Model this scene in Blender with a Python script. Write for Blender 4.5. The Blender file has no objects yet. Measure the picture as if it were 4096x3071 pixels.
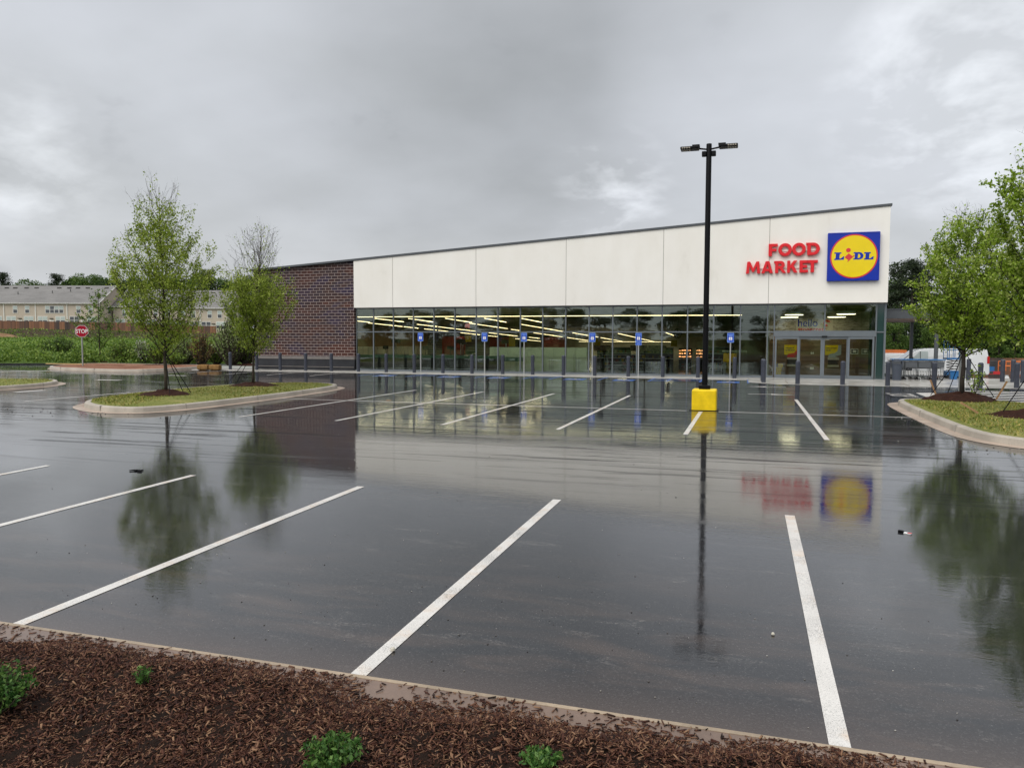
import bpy, math, random
import numpy as np
from mathutils import Vector, Matrix
R = math.radians
scn = bpy.context.scene
COL = scn.collection

# ------------------------------------------------------------------ camera
CAMH = 1.986; PITCH = 0.05932; ROLL = 0.00303; YAW = 0.3009
def cam_axes():
    fw = Vector((-math.sin(YAW)*math.cos(PITCH), math.cos(YAW)*math.cos(PITCH), -math.sin(PITCH)))
    r = Vector((math.cos(YAW), math.sin(YAW), 0)); u = r.cross(fw)
    return r*math.cos(ROLL)+u*math.sin(ROLL), -r*math.sin(ROLL)+u*math.cos(ROLL), fw
_r, _u, _f = cam_axes()
cd = bpy.data.cameras.new('camera'); cam = bpy.data.objects.new('camera', cd); COL.objects.link(cam)
m4 = Matrix.Identity(4)
for i in range(3):
    m4[i][0] = _r[i]; m4[i][1] = _u[i]; m4[i][2] = -_f[i]
m4[0][3], m4[1][3], m4[2][3] = 0, 0, CAMH
cam.matrix_world = m4
cd.lens = 26.807; cd.sensor_width = 36; cd.clip_start = .05; cd.clip_end = 6000
scn.camera = cam

# ------------------------------------------------------------------ world: overcast sky
def world():
    w = bpy.data.worlds.new('World'); scn.world = w; w.use_nodes = True
    nt = w.node_tree; N = nt.nodes; L = nt.links; N.clear()
    out = N.new('ShaderNodeOutputWorld'); bg = N.new('ShaderNodeBackground')
    tc = N.new('ShaderNodeTexCoord'); sep = N.new('ShaderNodeSeparateXYZ'); L.new(tc.outputs['Generated'], sep.inputs[0])
    def mth(op, a, b=None, c=None, clamp=False):
        n = N.new('ShaderNodeMath'); n.operation = op; n.use_clamp = clamp
        for i, v in enumerate((a, b, c)):
            if v is None: continue
            if isinstance(v, (int, float)): n.inputs[i].default_value = v
            else: L.new(v, n.inputs[i])
        return n.outputs[0]
    z = mth('MAXIMUM', sep.outputs[2], 0.0)
    zz = mth('ADD', z, .34)
    px = mth('DIVIDE', sep.outputs[0], zz); py = mth('DIVIDE', sep.outputs[1], zz)
    cmb = N.new('ShaderNodeCombineXYZ'); L.new(px, cmb.inputs[0]); L.new(py, cmb.inputs[1])
    def noise(scale, det, off=(0, 0, 0), dist=0.0, rough=.5):
        mp = N.new('ShaderNodeMapping'); mp.inputs['Location'].default_value = off
        L.new(cmb.outputs[0], mp.inputs[0])
        n = N.new('ShaderNodeTexNoise'); n.inputs['Scale'].default_value = scale
        n.inputs['Detail'].default_value = det; n.inputs['Roughness'].default_value = rough
        n.inputs['Distortion'].default_value = dist; L.new(mp.outputs[0], n.inputs['Vector']); return n.outputs[0]
    n1 = noise(.5, 3, (3.1, 1.7, 0), .0, .45); n2 = noise(1.3, 4, (7.3, 2.2, 0), .1, .45); n3 = noise(4.2, 5, (1.3, 5.2, 0), .15, .55)
    base = mth('ADD', mth('MULTIPLY', mth('SUBTRACT', n1, .5), 1.1), mth('ADD', mth('MULTIPLY', mth('SUBTRACT', n2, .5), .72), mth('MULTIPLY', mth('SUBTRACT', n3, .5), .16)))
    # thin bright openings in the cloud deck, each where noise is high near a direction
    def spot(d, width, gain, lo):
        dp = N.new('ShaderNodeVectorMath'); dp.operation = 'DOT_PRODUCT'
        L.new(tc.outputs['Generated'], dp.inputs[0]); v = Vector(d).normalized(); dp.inputs[1].default_value = v
        a = mth('MULTIPLY_ADD', dp.outputs['Value'], 1/(1-math.cos(width)), -math.cos(width)/(1-math.cos(width)), clamp=True)
        b = mth('MULTIPLY', mth('SUBTRACT', n3, lo), 3.0, clamp=True)
        return mth('MULTIPLY', mth('MULTIPLY', a, b), gain)
    s = mth('ADD', spot((-.168, .968, .185), .085, 1.3, .50), spot((.212, .938, .262), .15, 1.2, .45))
    s = mth('ADD', s, spot((-.746, .638, .195), .10, .7, .44))
    s = mth('ADD', s, spot((-.66, .66, .33), .55, .40, .05))
    s = mth('ADD', s, spot((.15, .90, .42), .35, .22, .05))
    val = mth('MULTIPLY_ADD', base, .72, .505)
    val = mth('ADD', val, mth('MULTIPLY', s, .45))
    # horizon band slightly lighter, deck brightens towards the zenith and behind the viewer
    hz = mth('SUBTRACT', 1.0, mth('MULTIPLY', z, 6.0), clamp=True)
    val = mth('ADD', val, mth('MULTIPLY', hz, .035))
    zen = mth('MULTIPLY', mth('SUBTRACT', z, .46), 1.9, clamp=True)
    back = mth('MULTIPLY', mth('SUBTRACT', mth('MULTIPLY', sep.outputs[1], -1.0), -.05), 1.0, clamp=True)
    gain = mth('ADD', mth('MULTIPLY_ADD', zen, 1.9, 1.0), mth('MULTIPLY', back, .75))
    val = mth('MULTIPLY', val, gain)
    tint = N.new('ShaderNodeMix'); tint.data_type = 'RGBA'
    tint.inputs['A'].default_value = (.965, .995, .99, 1); tint.inputs['B'].default_value = (.955, .985, 1.05, 1)
    L.new(mth('MULTIPLY', n2, 1.6, clamp=True), tint.inputs['Factor'])
    mul = N.new('ShaderNodeVectorMath'); mul.operation = 'SCALE'; L.new(tint.outputs['Result'], mul.inputs[0]); L.new(val, mul.inputs['Scale'])
    sky = N.new('ShaderNodeTexSky'); sky.sky_type = 'NISHITA'; sky.sun_disc = False
    sky.sun_elevation = R(48); sky.sun_rotation = R(205); sky.air_density = 1.4; sky.dust_density = 4
    sk = N.new('ShaderNodeVectorMath'); sk.operation = 'SCALE'; L.new(sky.outputs[0], sk.inputs[0]); sk.inputs['Scale'].default_value = .012
    add = N.new('ShaderNodeVectorMath'); add.operation = 'ADD'; L.new(mul.outputs[0], add.inputs[0]); L.new(sk.outputs[0], add.inputs[1])
    L.new(add.outputs[0], bg.inputs[0]); bg.inputs[1].default_value = SKY_STRENGTH
    L.new(bg.outputs[0], out.inputs[0])
SKY_STRENGTH = .95
world()
sd = bpy.data.lights.new('sun', 'SUN'); sd.energy = 1.7; sd.angle = R(50); sd.color = (1, .965, .91)
sun = bpy.data.objects.new('sun', sd); COL.objects.link(sun)
sun.rotation_euler = (R(42), 0, R(-25))       # shines from behind the camera, from the left
scn.view_settings.view_transform = 'Standard'; scn.view_settings.look = 'None'
scn.view_settings.exposure = 0.12; scn.view_settings.gamma = 1.0
scn.render.engine = 'CYCLES'
scn.cycles.max_bounces = 8; scn.cycles.transparent_max_bounces = 12; scn.cycles.sample_clamp_indirect = 4
scn.cycles.caustics_reflective = False; scn.cycles.caustics_refractive = False

# ------------------------------------------------------------------ ground height
def sm(t): t = min(max(t, 0.), 1.); return t*t*(3-2*t)
def G(x, y):
    t = min(max(16-y, 0), 13); z = -.0006*t*t + .1*sm((y-28)/8)
    if y > 42: z -= .72*sm((y-42)/14)*sm((x-2)/4)
    return z

# ------------------------------------------------------------------ materials
def nodes(name):
    m = bpy.data.materials.new(name); m.use_nodes = True
    return m, m.node_tree.nodes, m.node_tree.links, m.node_tree.nodes['Principled BSDF']
def c4(c): return (c[0], c[1], c[2], 1)
def obj_noise(N, L, scale, detail=4, rough=.55, vec='Object', stretch=None, dist=0):
    tc = N.new('ShaderNodeTexCoord'); n = N.new('ShaderNodeTexNoise')
    n.inputs['Scale'].default_value = scale; n.inputs['Detail'].default_value = detail; n.inputs['Roughness'].default_value = rough
    n.inputs['Distortion'].default_value = dist
    if stretch:
        mp = N.new('ShaderNodeMapping'); mp.inputs['Scale'].default_value = stretch
        L.new(tc.outputs[vec], mp.inputs[0]); L.new(mp.outputs[0], n.inputs['Vector'])
    else: L.new(tc.outputs[vec], n.inputs['Vector'])
    return n.outputs['Fac']
def ramp(N, L, fac, stops):
    r = N.new('ShaderNodeValToRGB'); e = r.color_ramp.elements
    while len(e) < len(stops): e.new(.5)
    for i, (p, c) in enumerate(stops):
        e[i].position = p; e[i].color = c4(c) if len(c) == 3 else c
    L.new(fac, r.inputs[0]); return r.outputs[0]
def rampv(N, L, fac, stops): return ramp(N, L, fac, [(p, (v, v, v)) for p, v in stops])
def bump(N, L, b, h, strength, dist=.02, normal_to='Normal'):
    n = N.new('ShaderNodeBump'); n.inputs['Strength'].default_value = strength; n.inputs['Distance'].default_value = dist
    L.new(h, n.inputs['Height']); L.new(n.outputs[0], b.inputs[normal_to]); return n
def pm(name, col, rough=.55, var=.12, scale=3, bmp=0, bscale=60, metal=0, coat=0, spec=.22, vec='Object', stretch=None):
    m, N, L, b = nodes(name)
    f = obj_noise(N, L, scale, vec=vec, stretch=stretch)
    lo = tuple(max(c*(1-var), 0) for c in col); hi = tuple(min(c*(1+var), 1) for c in col)
    L.new(ramp(N, L, f, [(.3, lo), (.7, hi)]), b.inputs['Base Color'])
    b.inputs['Roughness'].default_value = rough; b.inputs['Metallic'].default_value = metal
    b.inputs['Coat Weight'].default_value = coat; b.inputs['Coat Roughness'].default_value = .08
    b.inputs['Specular IOR Level'].default_value = spec
    if bmp: bump(N, L, b, obj_noise(N, L, bscale, 3), bmp, .01)
    return m
def emit(name, col, strength):
    m, N, L, b = nodes(name); b.inputs['Base Color'].default_value = c4(col)
    b.inputs['Emission Color'].default_value = c4(col); b.inputs['Emission Strength'].default_value = strength; return m
def leafmat(name, cols, trans=.35, rough=.5):
    m, N, L, b = nodes(name); b.inputs['Specular IOR Level'].default_value = .25
    g = N.new('ShaderNodeNewGeometry')
    f2 = obj_noise(N, L, .55, 5, .6)
    mx = N.new('ShaderNodeMath'); mx.operation = 'ADD'; L.new(g.outputs['Random Per Island'], mx.inputs[0]); L.new(f2, mx.inputs[1])
    hf = N.new('ShaderNodeMath'); hf.operation = 'MULTIPLY'; hf.inputs[1].default_value = .5; L.new(mx.outputs[0], hf.inputs[0])
    n = len(cols); col = ramp(N, L, hf.outputs[0], [(.22+.56*i/(n-1), c) for i, c in enumerate(cols)])
    L.new(col, b.inputs['Base Color']); b.inputs['Roughness'].default_value = rough
    t = N.new('ShaderNodeBsdfTranslucent'); L.new(col, t.inputs[0])
    mix = N.new('ShaderNodeMixShader'); mix.inputs[0].default_value = trans
    o = N['Material Output']; L.new(b.outputs[0], mix.inputs[1]); L.new(t.outputs[0], mix.inputs[2]); L.new(mix.outputs[0], o.inputs[0])
    return m

def wet_asphalt():
    m, N, L, b = nodes('wet_asphalt')
    tc = N.new('ShaderNodeTexCoord')
    def nz(scale, det=4, stretch=(1, 1, 1), dist=0, rough=.55, off=(0, 0, 0)):
        mp = N.new('ShaderNodeMapping'); mp.inputs['Scale'].default_value = stretch; mp.inputs['Location'].default_value = off
        L.new(tc.outputs['Object'], mp.inputs[0])
        n = N.new('ShaderNodeTexNoise'); n.inputs['Scale'].default_value = scale; n.inputs['Detail'].default_value = det
        n.inputs['Distortion'].default_value = dist; n.inputs['Roughness'].default_value = rough
        L.new(mp.outputs[0], n.inputs['Vector']); return n.outputs['Fac']
    def mth(op, a, b_=None, c=None, clamp=False):
        n = N.new('ShaderNodeMath'); n.operation = op; n.use_clamp = clamp
        for i, v in enumerate((a, b_, c)):
            if v is None: continue
            if isinstance(v, (int, float)): n.inputs[i].default_value = v
            else: L.new(v, n.inputs[i])
        return n.outputs[0]
    sep = N.new('ShaderNodeSeparateXYZ'); L.new(tc.outputs['Object'], sep.inputs[0])
    big = nz(.22, 4, (1, 1.6, 1), .4); mid = nz(1.2, 5, (.35, 1.5, 1), .3); fine = nz(70, 4, rough=.7); grain = nz(320, 2)
    # colour: dark binder, fine aggregate, red clay silt washed to the low edge by the kerb
    c1 = ramp(N, L, fine, [(.38, (.003, .003, .004)), (.54, (.009, .009, .0105)), (.65, (.040, .039, .038)), (.76, (.16, .155, .145))])
    near = mth('MULTIPLY', mth('SUBTRACT', 7.2, sep.outputs[1]), .32, clamp=True)
    siltn = nz(1.5, 6, (.55, 2.2, 1), .5)
    silt = mth('MULTIPLY', near, rampv(N, L, siltn, [(.46, 0), (.70, .40)]))
    edge = mth('MULTIPLY', mth('SUBTRACT', 4.55, sep.outputs[1]), 1.6, clamp=True)
    silt = mth('MAXIMUM', silt, mth('MULTIPLY', edge, .45))
    scf = mth('MULTIPLY', rampv(N, L, nz(3.2, 6, (.5, 1.6, 1), .6, .7, (5, 5, 0)), [(.57, 0), (.68, 1)]), rampv(N, L, nz(40, 3), [(.40, 0), (.60, 1)]))
    sc = N.new('ShaderNodeMix'); sc.data_type = 'RGBA'; L.new(mth('MULTIPLY', scf, .7), sc.inputs['Factor']); L.new(c1, sc.inputs['A']); sc.inputs['B'].default_value = (.11, .10, .09, 1); c1 = sc.outputs['Result']
    mixc = N.new('ShaderNodeMix'); mixc.data_type = 'RGBA'; L.new(silt, mixc.inputs['Factor'])
    L.new(c1, mixc.inputs['A']); mixc.inputs['B'].default_value = (.135, .088, .062, 1)
    L.new(mixc.outputs['Result'], b.inputs['Base Color'])
    b.inputs['Roughness'].default_value = .75
    # water film: standing water is mirror-like, thin film is broken by the aggregate
    pud = mth('ADD', mth('MULTIPLY', big, .62), mth('MULTIPLY', mid, .38))
    strk = rampv(N, L, nz(1.0, 5, (.16, 1.1, 1), .6, .6, (3, 1, 0)), [(.52, 0), (.585, 1)])
    strk2 = rampv(N, L, nz(1.6, 6, (.10, 2.6, 1), .4, .65, (9, 4, 0)), [(.57, 0), (.61, 1)])
    farf = mth('MULTIPLY', mth('SUBTRACT', sep.outputs[1], 8.5), .25, clamp=True)
    streak = mth('MULTIPLY', mth('MAXIMUM', mth('MULTIPLY', strk, .75), strk2), mth('MULTIPLY_ADD', farf, .55, .45))
    rough0 = ramp(N, L, pud, [(.40, (.010,)*3), (.50, (.02,)*3), (.57, (.05,)*3), (.68, (.11,)*3)])
    rough = mth('MULTIPLY_ADD', streak, .12, rough0)
    dk = mth('MULTIPLY', rampv(N, L, nz(1.9, 7, (.11, 2.0, 1), .5, .68, (2, 7, 0)), [(.555, 0), (.60, 1)]), mth('MULTIPLY', mth('SUBTRACT', sep.outputs[1], 9.0), .3, clamp=True))
    L.new(mth('MULTIPLY', rampv(N, L, grain, [(.40, 1.0), (.75, .86)]), mth('MULTIPLY_ADD', dk, -.62, 1.0)), b.inputs['Coat Weight']); b.inputs['Coat IOR'].default_value = 1.62
    b.inputs['IOR'].default_value = 1.33; b.inputs['Specular IOR Level'].default_value = .2
    L.new(rough, b.inputs['Coat Roughness'])
    # ripples and texture
    rip = nz(7, 3, (.6, 1.7, 1), .8); rip2 = nz(26, 3, (.8, 1.4, 1), .3)
    wet = rampv(N, L, pud, [(.47, .0), (.62, 1.0)])
    h = mth('ADD', mth('MULTIPLY', rip, .50), mth('MULTIPLY', rip2, .26))
    h2 = mth('ADD', h, mth('MULTIPLY', mth('MULTIPLY', fine, mth('MULTIPLY_ADD', wet, .8, .2)), .20))
    bn = N.new('ShaderNodeBump'); bn.inputs['Strength'].default_value = .125; bn.inputs['Distance'].default_value = .008
    L.new(h2, bn.inputs['Height']); L.new(bn.outputs[0], b.inputs['Coat Normal'])
    bump(N, L, b, fine, .5, .004)
    return m
def wet_paint(name, col, wear=.35):
    m, N, L, b = nodes(name)
    f = obj_noise(N, L, 140, 3, .7); g = obj_noise(N, L, 2.2, 4)
    mx_ = N.new('ShaderNodeMix'); mx_.data_type = 'RGBA'; mx_.blend_type = 'MULTIPLY'; mx_.inputs['B'].default_value = (.95, .74, .55, 1)
    L.new(rampv(N, L, obj_noise(N, L, 3.1, 5, .65), [(.50, 0), (.72, .8)]), mx_.inputs['Factor'])
    sub = N.new('ShaderNodeMath'); sub.operation = 'MULTIPLY_ADD'; sub.inputs[1].default_value = .35; L.new(g, sub.inputs[0]); L.new(f, sub.inputs[2])
    L.new(ramp(N, L, sub.outputs[0], [(wear+.12, tuple(c*.25 for c in col)), (wear+.20, tuple(c*.80 for c in col)), (wear+.42, col)]), mx_.inputs['A']); L.new(mx_.outputs['Result'], b.inputs['Base Color'])
    b.inputs['Roughness'].default_value = .45; b.inputs['Coat Weight'].default_value = .35; b.inputs['Coat Roughness'].default_value = .2
    b.inputs['Coat IOR'].default_value = 1.33
    bump(N, L, b, f, .25, .003); return m
def concrete(name, col, wet=.0, var=.2):
    m, N, L, b = nodes(name)
    f = obj_noise(N, L, 1.3, 6, .6); g = obj_noise(N, L, 45, 3)
    ad = N.new('ShaderNodeMath'); ad.operation = 'MULTIPLY_ADD'; ad.inputs[1].default_value = .35; L.new(g, ad.inputs[0]); L.new(f, ad.inputs[2])
    L.new(ramp(N, L, ad.outputs[0], [(.45, tuple(c*(1-var) for c in col)), (.85, tuple(c*(1+var) for c in col))]), b.inputs['Base Color'])
    b.inputs['Roughness'].default_value = .7
    b.inputs['Coat Weight'].default_value = wet; b.inputs['Coat IOR'].default_value = 1.33
    L.new(rampv(N, L, f, [(.4, .05), (.6, .22)]), b.inputs['Coat Roughness'])
    bump(N, L, b, g, .25, .003); return m
def brick():
    m, N, L, b = nodes('dark_glazed_brick')
    tc = N.new('ShaderNodeTexCoord'); sp = N.new('ShaderNodeSeparateXYZ'); cb = N.new('ShaderNodeCombineXYZ')
    L.new(tc.outputs['Object'], sp.inputs[0]); L.new(sp.outputs[0], cb.inputs[0]); L.new(sp.outputs[2], cb.inputs[1])
    t = N.new('ShaderNodeTexBrick'); L.new(cb.outputs[0], t.inputs['Vector'])
    t.inputs['Scale'].default_value = 1; t.inputs['Brick Width'].default_value = .40; t.inputs['Row Height'].default_value = .163
    t.inputs['Mortar Size'].default_value = .010; t.inputs['Mortar Smooth'].default_value = .1
    t.inputs['Color1'].default_value = (.044, .023, .020, 1); t.inputs['Color2'].default_value = (.030, .019, .022, 1)
    t.inputs['Mortar'].default_value = (.36, .295, .27, 1)
    n = obj_noise(N, L, .8, 4, .6, dist=.8, stretch=(.6, 1, 1.6))
    tint = ramp(N, L, n, [(.38, (.9, 1.0, 2.0)), (.48, (1, 1, 1)), (.60, (1.6, 1.05, .8))])
    mx = N.new('ShaderNodeMix'); mx.data_type = 'RGBA'; mx.blend_type = 'MULTIPLY'; mx.inputs['Factor'].default_value = 1
    L.new(t.outputs['Color'], mx.inputs['A']); L.new(tint, mx.inputs['B'])
    inv = N.new('ShaderNodeMath'); inv.operation = 'SUBTRACT'; inv.inputs[0].default_value = 1; L.new(t.outputs['Fac'], inv.inputs[1]); L.new(inv.outputs[0], mx.inputs['Factor'])
    L.new(mx.outputs['Result'], b.inputs['Base Color'])
    b.inputs['Roughness'].default_value = .5; b.inputs['Specular IOR Level'].default_value = .2; bump(N, L, b, t.outputs['Fac'], -.5, .006); return m
def stucco():
    m, N, L, b = nodes('white_stucco')
    f = obj_noise(N, L, .7, 6, .62, stretch=(1, 1, .6)); g = obj_noise(N, L, 60, 3)
    st = obj_noise(N, L, 1.6, 5, .6, stretch=(1, 1, .12))
    ad = N.new('ShaderNodeMath'); ad.operation = 'MULTIPLY_ADD'; ad.inputs[1].default_value = .45; L.new(st, ad.inputs[0]); L.new(f, ad.inputs[2])
    L.new(ramp(N, L, ad.outputs[0], [(.45, (.73, .70, .63)), (.60, (.80, .772, .705)), (.9, (.84, .815, .755))]), b.inputs['Base Color'])
    b.inputs['Roughness'].default_value = .85; bump(N, L, b, g, .25, .004); return m
def shingle():
    m, N, L, b = nodes('roof_shingles')
    f = obj_noise(N, L, .45, 6, .7, stretch=(.6, 1.2, 2.5)); g = obj_noise(N, L, 9, 3)
    ad = N.new('ShaderNodeMath'); ad.operation = 'MULTIPLY_ADD'; ad.inputs[1].default_value = .4; L.new(g, ad.inputs[0]); L.new(f, ad.inputs[2])
    L.new(ramp(N, L, ad.outputs[0], [(.5, (.115, .108, .10)), (.95, (.20, .19, .178))]), b.inputs['Base Color'])
    b.inputs['Roughness'].default_value = .6; return m
def siding():
    m, N, L, b = nodes('beige_siding')
    tc = N.new('ShaderNodeTexCoord'); w = N.new('ShaderNodeTexWave'); w.bands_direction = 'Z'; w.wave_profile = 'SAW'
    w.inputs['Scale'].default_value = 2.6; L.new(tc.outputs['Object'], w.inputs['Vector'])
    L.new(ramp(N, L, w.outputs['Fac'], [(0, (.40, .335, .265)), (.3, (.45, .38, .305)), (1, (.47, .40, .32))]), b.inputs['Base Color'])
    b.inputs['Roughness'].default_value = .6; bump(N, L, b, w.outputs['Fac'], .4, .01); return m
def boards():
    m, N, L, b = nodes('stained_fence_boards')
    tc = N.new('ShaderNodeTexCoord'); sp = N.new('ShaderNodeSeparateXYZ'); L.new(tc.outputs['Object'], sp.inputs[0])
    def cell(width):
        d = N.new('ShaderNodeMath'); d.operation = 'DIVIDE'; L.new(sp.outputs[0], d.inputs[0]); d.inputs[1].default_value = width
        f = N.new('ShaderNodeMath'); f.operation = 'FLOOR'; L.new(d.outputs[0], f.inputs[0])
        n = N.new('ShaderNodeTexWhiteNoise'); n.noise_dimensions = '1D'; L.new(f.outputs[0], n.inputs['W']); return n.outputs['Value']
    a = cell(.95); c = cell(.16)
    s = obj_noise(N, L, 1, 4, .6, stretch=(7, 7, .7))
    m1 = N.new('ShaderNodeMath'); m1.operation = 'MULTIPLY_ADD'; m1.inputs[1].default_value = .4; L.new(c, m1.inputs[0]); L.new(a, m1.inputs[2])
    m2 = N.new('ShaderNodeMath'); m2.operation = 'MULTIPLY_ADD'; m2.inputs[1].default_value = .6; L.new(s, m2.inputs[0]); L.new(m1.outputs[0], m2.inputs[2])
    dv = N.new('ShaderNodeMath'); dv.operation = 'DIVIDE'; dv.inputs[1].default_value = 2.; L.new(m2.outputs[0], dv.inputs[0])
    L.new(ramp(N, L, dv.outputs[0], [(.2, (.045, .03, .024)), (.42, (.10, .048, .028)), (.62, (.18, .078, .036)), (.85, (.28, .135, .062))]), b.inputs['Base Color'])
    b.inputs['Roughness'].default_value = .7; return m
def planks():
    m, N, L, b = nodes('wood_plank_wall')
    f = obj_noise(N, L, 1, 5, .6, stretch=(1.2, 1, 9)); g = obj_noise(N, L, 1, 2, .5, stretch=(.5, 1, 5.5))
    ad = N.new('ShaderNodeMath'); ad.operation = 'ADD'; L.new(g, ad.inputs[0]); L.new(f, ad.inputs[1])
    hf = N.new('ShaderNodeMath'); hf.operation = 'MULTIPLY'; hf.inputs[1].default_value = .5; L.new(ad.outputs[0], hf.inputs[0])
    L.new(ramp(N, L, hf.outputs[0], [(.35, (.11, .062, .034)), (.65, (.27, .165, .095))]), b.inputs['Base Color']); b.inputs['Roughness'].default_value = .6; return m
def stonewall():
    m, N, L, b = nodes('stacked_stone_wall')
    f = obj_noise(N, L, 1, 4, .7, stretch=(3, 3, 16))
    L.new(ramp(N, L, f, [(.35, (.10, .09, .075)), (.5, (.34, .31, .26)), (.65, (.46, .42, .36))]), b.inputs['Base Color']); b.inputs['Roughness'].default_value = .8; return m
def glass(name, tint, refl=1.0):
    m, N, L, b = nodes(name)
    N.remove(b); t = N.new('ShaderNodeBsdfTransparent'); t.inputs[0].default_value = c4(tint)
    g = N.new('ShaderNodeBsdfGlossy'); g.inputs['Roughness'].default_value = .0; g.inputs[0].default_value = (.9, 1, .97, 1)
    fr = N.new('ShaderNodeFresnel'); fr.inputs[0].default_value = 1.55
    mu = N.new('ShaderNodeMath'); mu.operation = 'MULTIPLY'; mu.use_clamp = True; mu.inputs[1].default_value = refl; L.new(fr.outputs[0], mu.inputs[0])
    mx = N.new('ShaderNodeMixShader'); L.new(mu.outputs[0], mx.inputs[0]); L.new(t.outputs[0], mx.inputs[1]); L.new(g.outputs[0], mx.inputs[2])
    L.new(mx.outputs[0], N['Material Output'].inputs[0]); return m
def ground_mat(name, cols, scale=.6, scale2=12, bmp=.5, rough=.9, dist=.05):
    m, N, L, b = nodes(name)
    f = obj_noise(N, L, scale, 6, .65); g = obj_noise(N, L, scale2, 4, .7)
    ad = N.new('ShaderNodeMath'); ad.operation = 'ADD'; L.new(g, ad.inputs[0]); L.new(f, ad.inputs[1])
    hf = N.new('ShaderNodeMath'); hf.operation = 'MULTIPLY'; hf.inputs[1].default_value = .5; L.new(ad.outputs[0], hf.inputs[0])
    n = len(cols); L.new(ramp(N, L, hf.outputs[0], [(.33+.34*i/(n-1), c) for i, c in enumerate(cols)]), b.inputs['Base Color'])
    b.inputs['Roughness'].default_value = rough; b.inputs['Specular IOR Level'].default_value = .08; bump(N, L, b, g, bmp, dist); return m
def island_rand(name, cols, rough=.8, coat=0):
    m, N, L, b = nodes(name); g = N.new('ShaderNodeNewGeometry')
    n = len(cols); L.new(ramp(N, L, g.outputs['Random Per Island'], [(i/(n-1), c) for i, c in enumerate(cols)]), b.inputs['Base Color'])
    b.inputs['Roughness'].default_value = rough; b.inputs['Specular IOR Level'].default_value = .12; b.inputs['Coat Weight'].default_value = coat; b.inputs['Coat Roughness'].default_value = .3; return m

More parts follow.
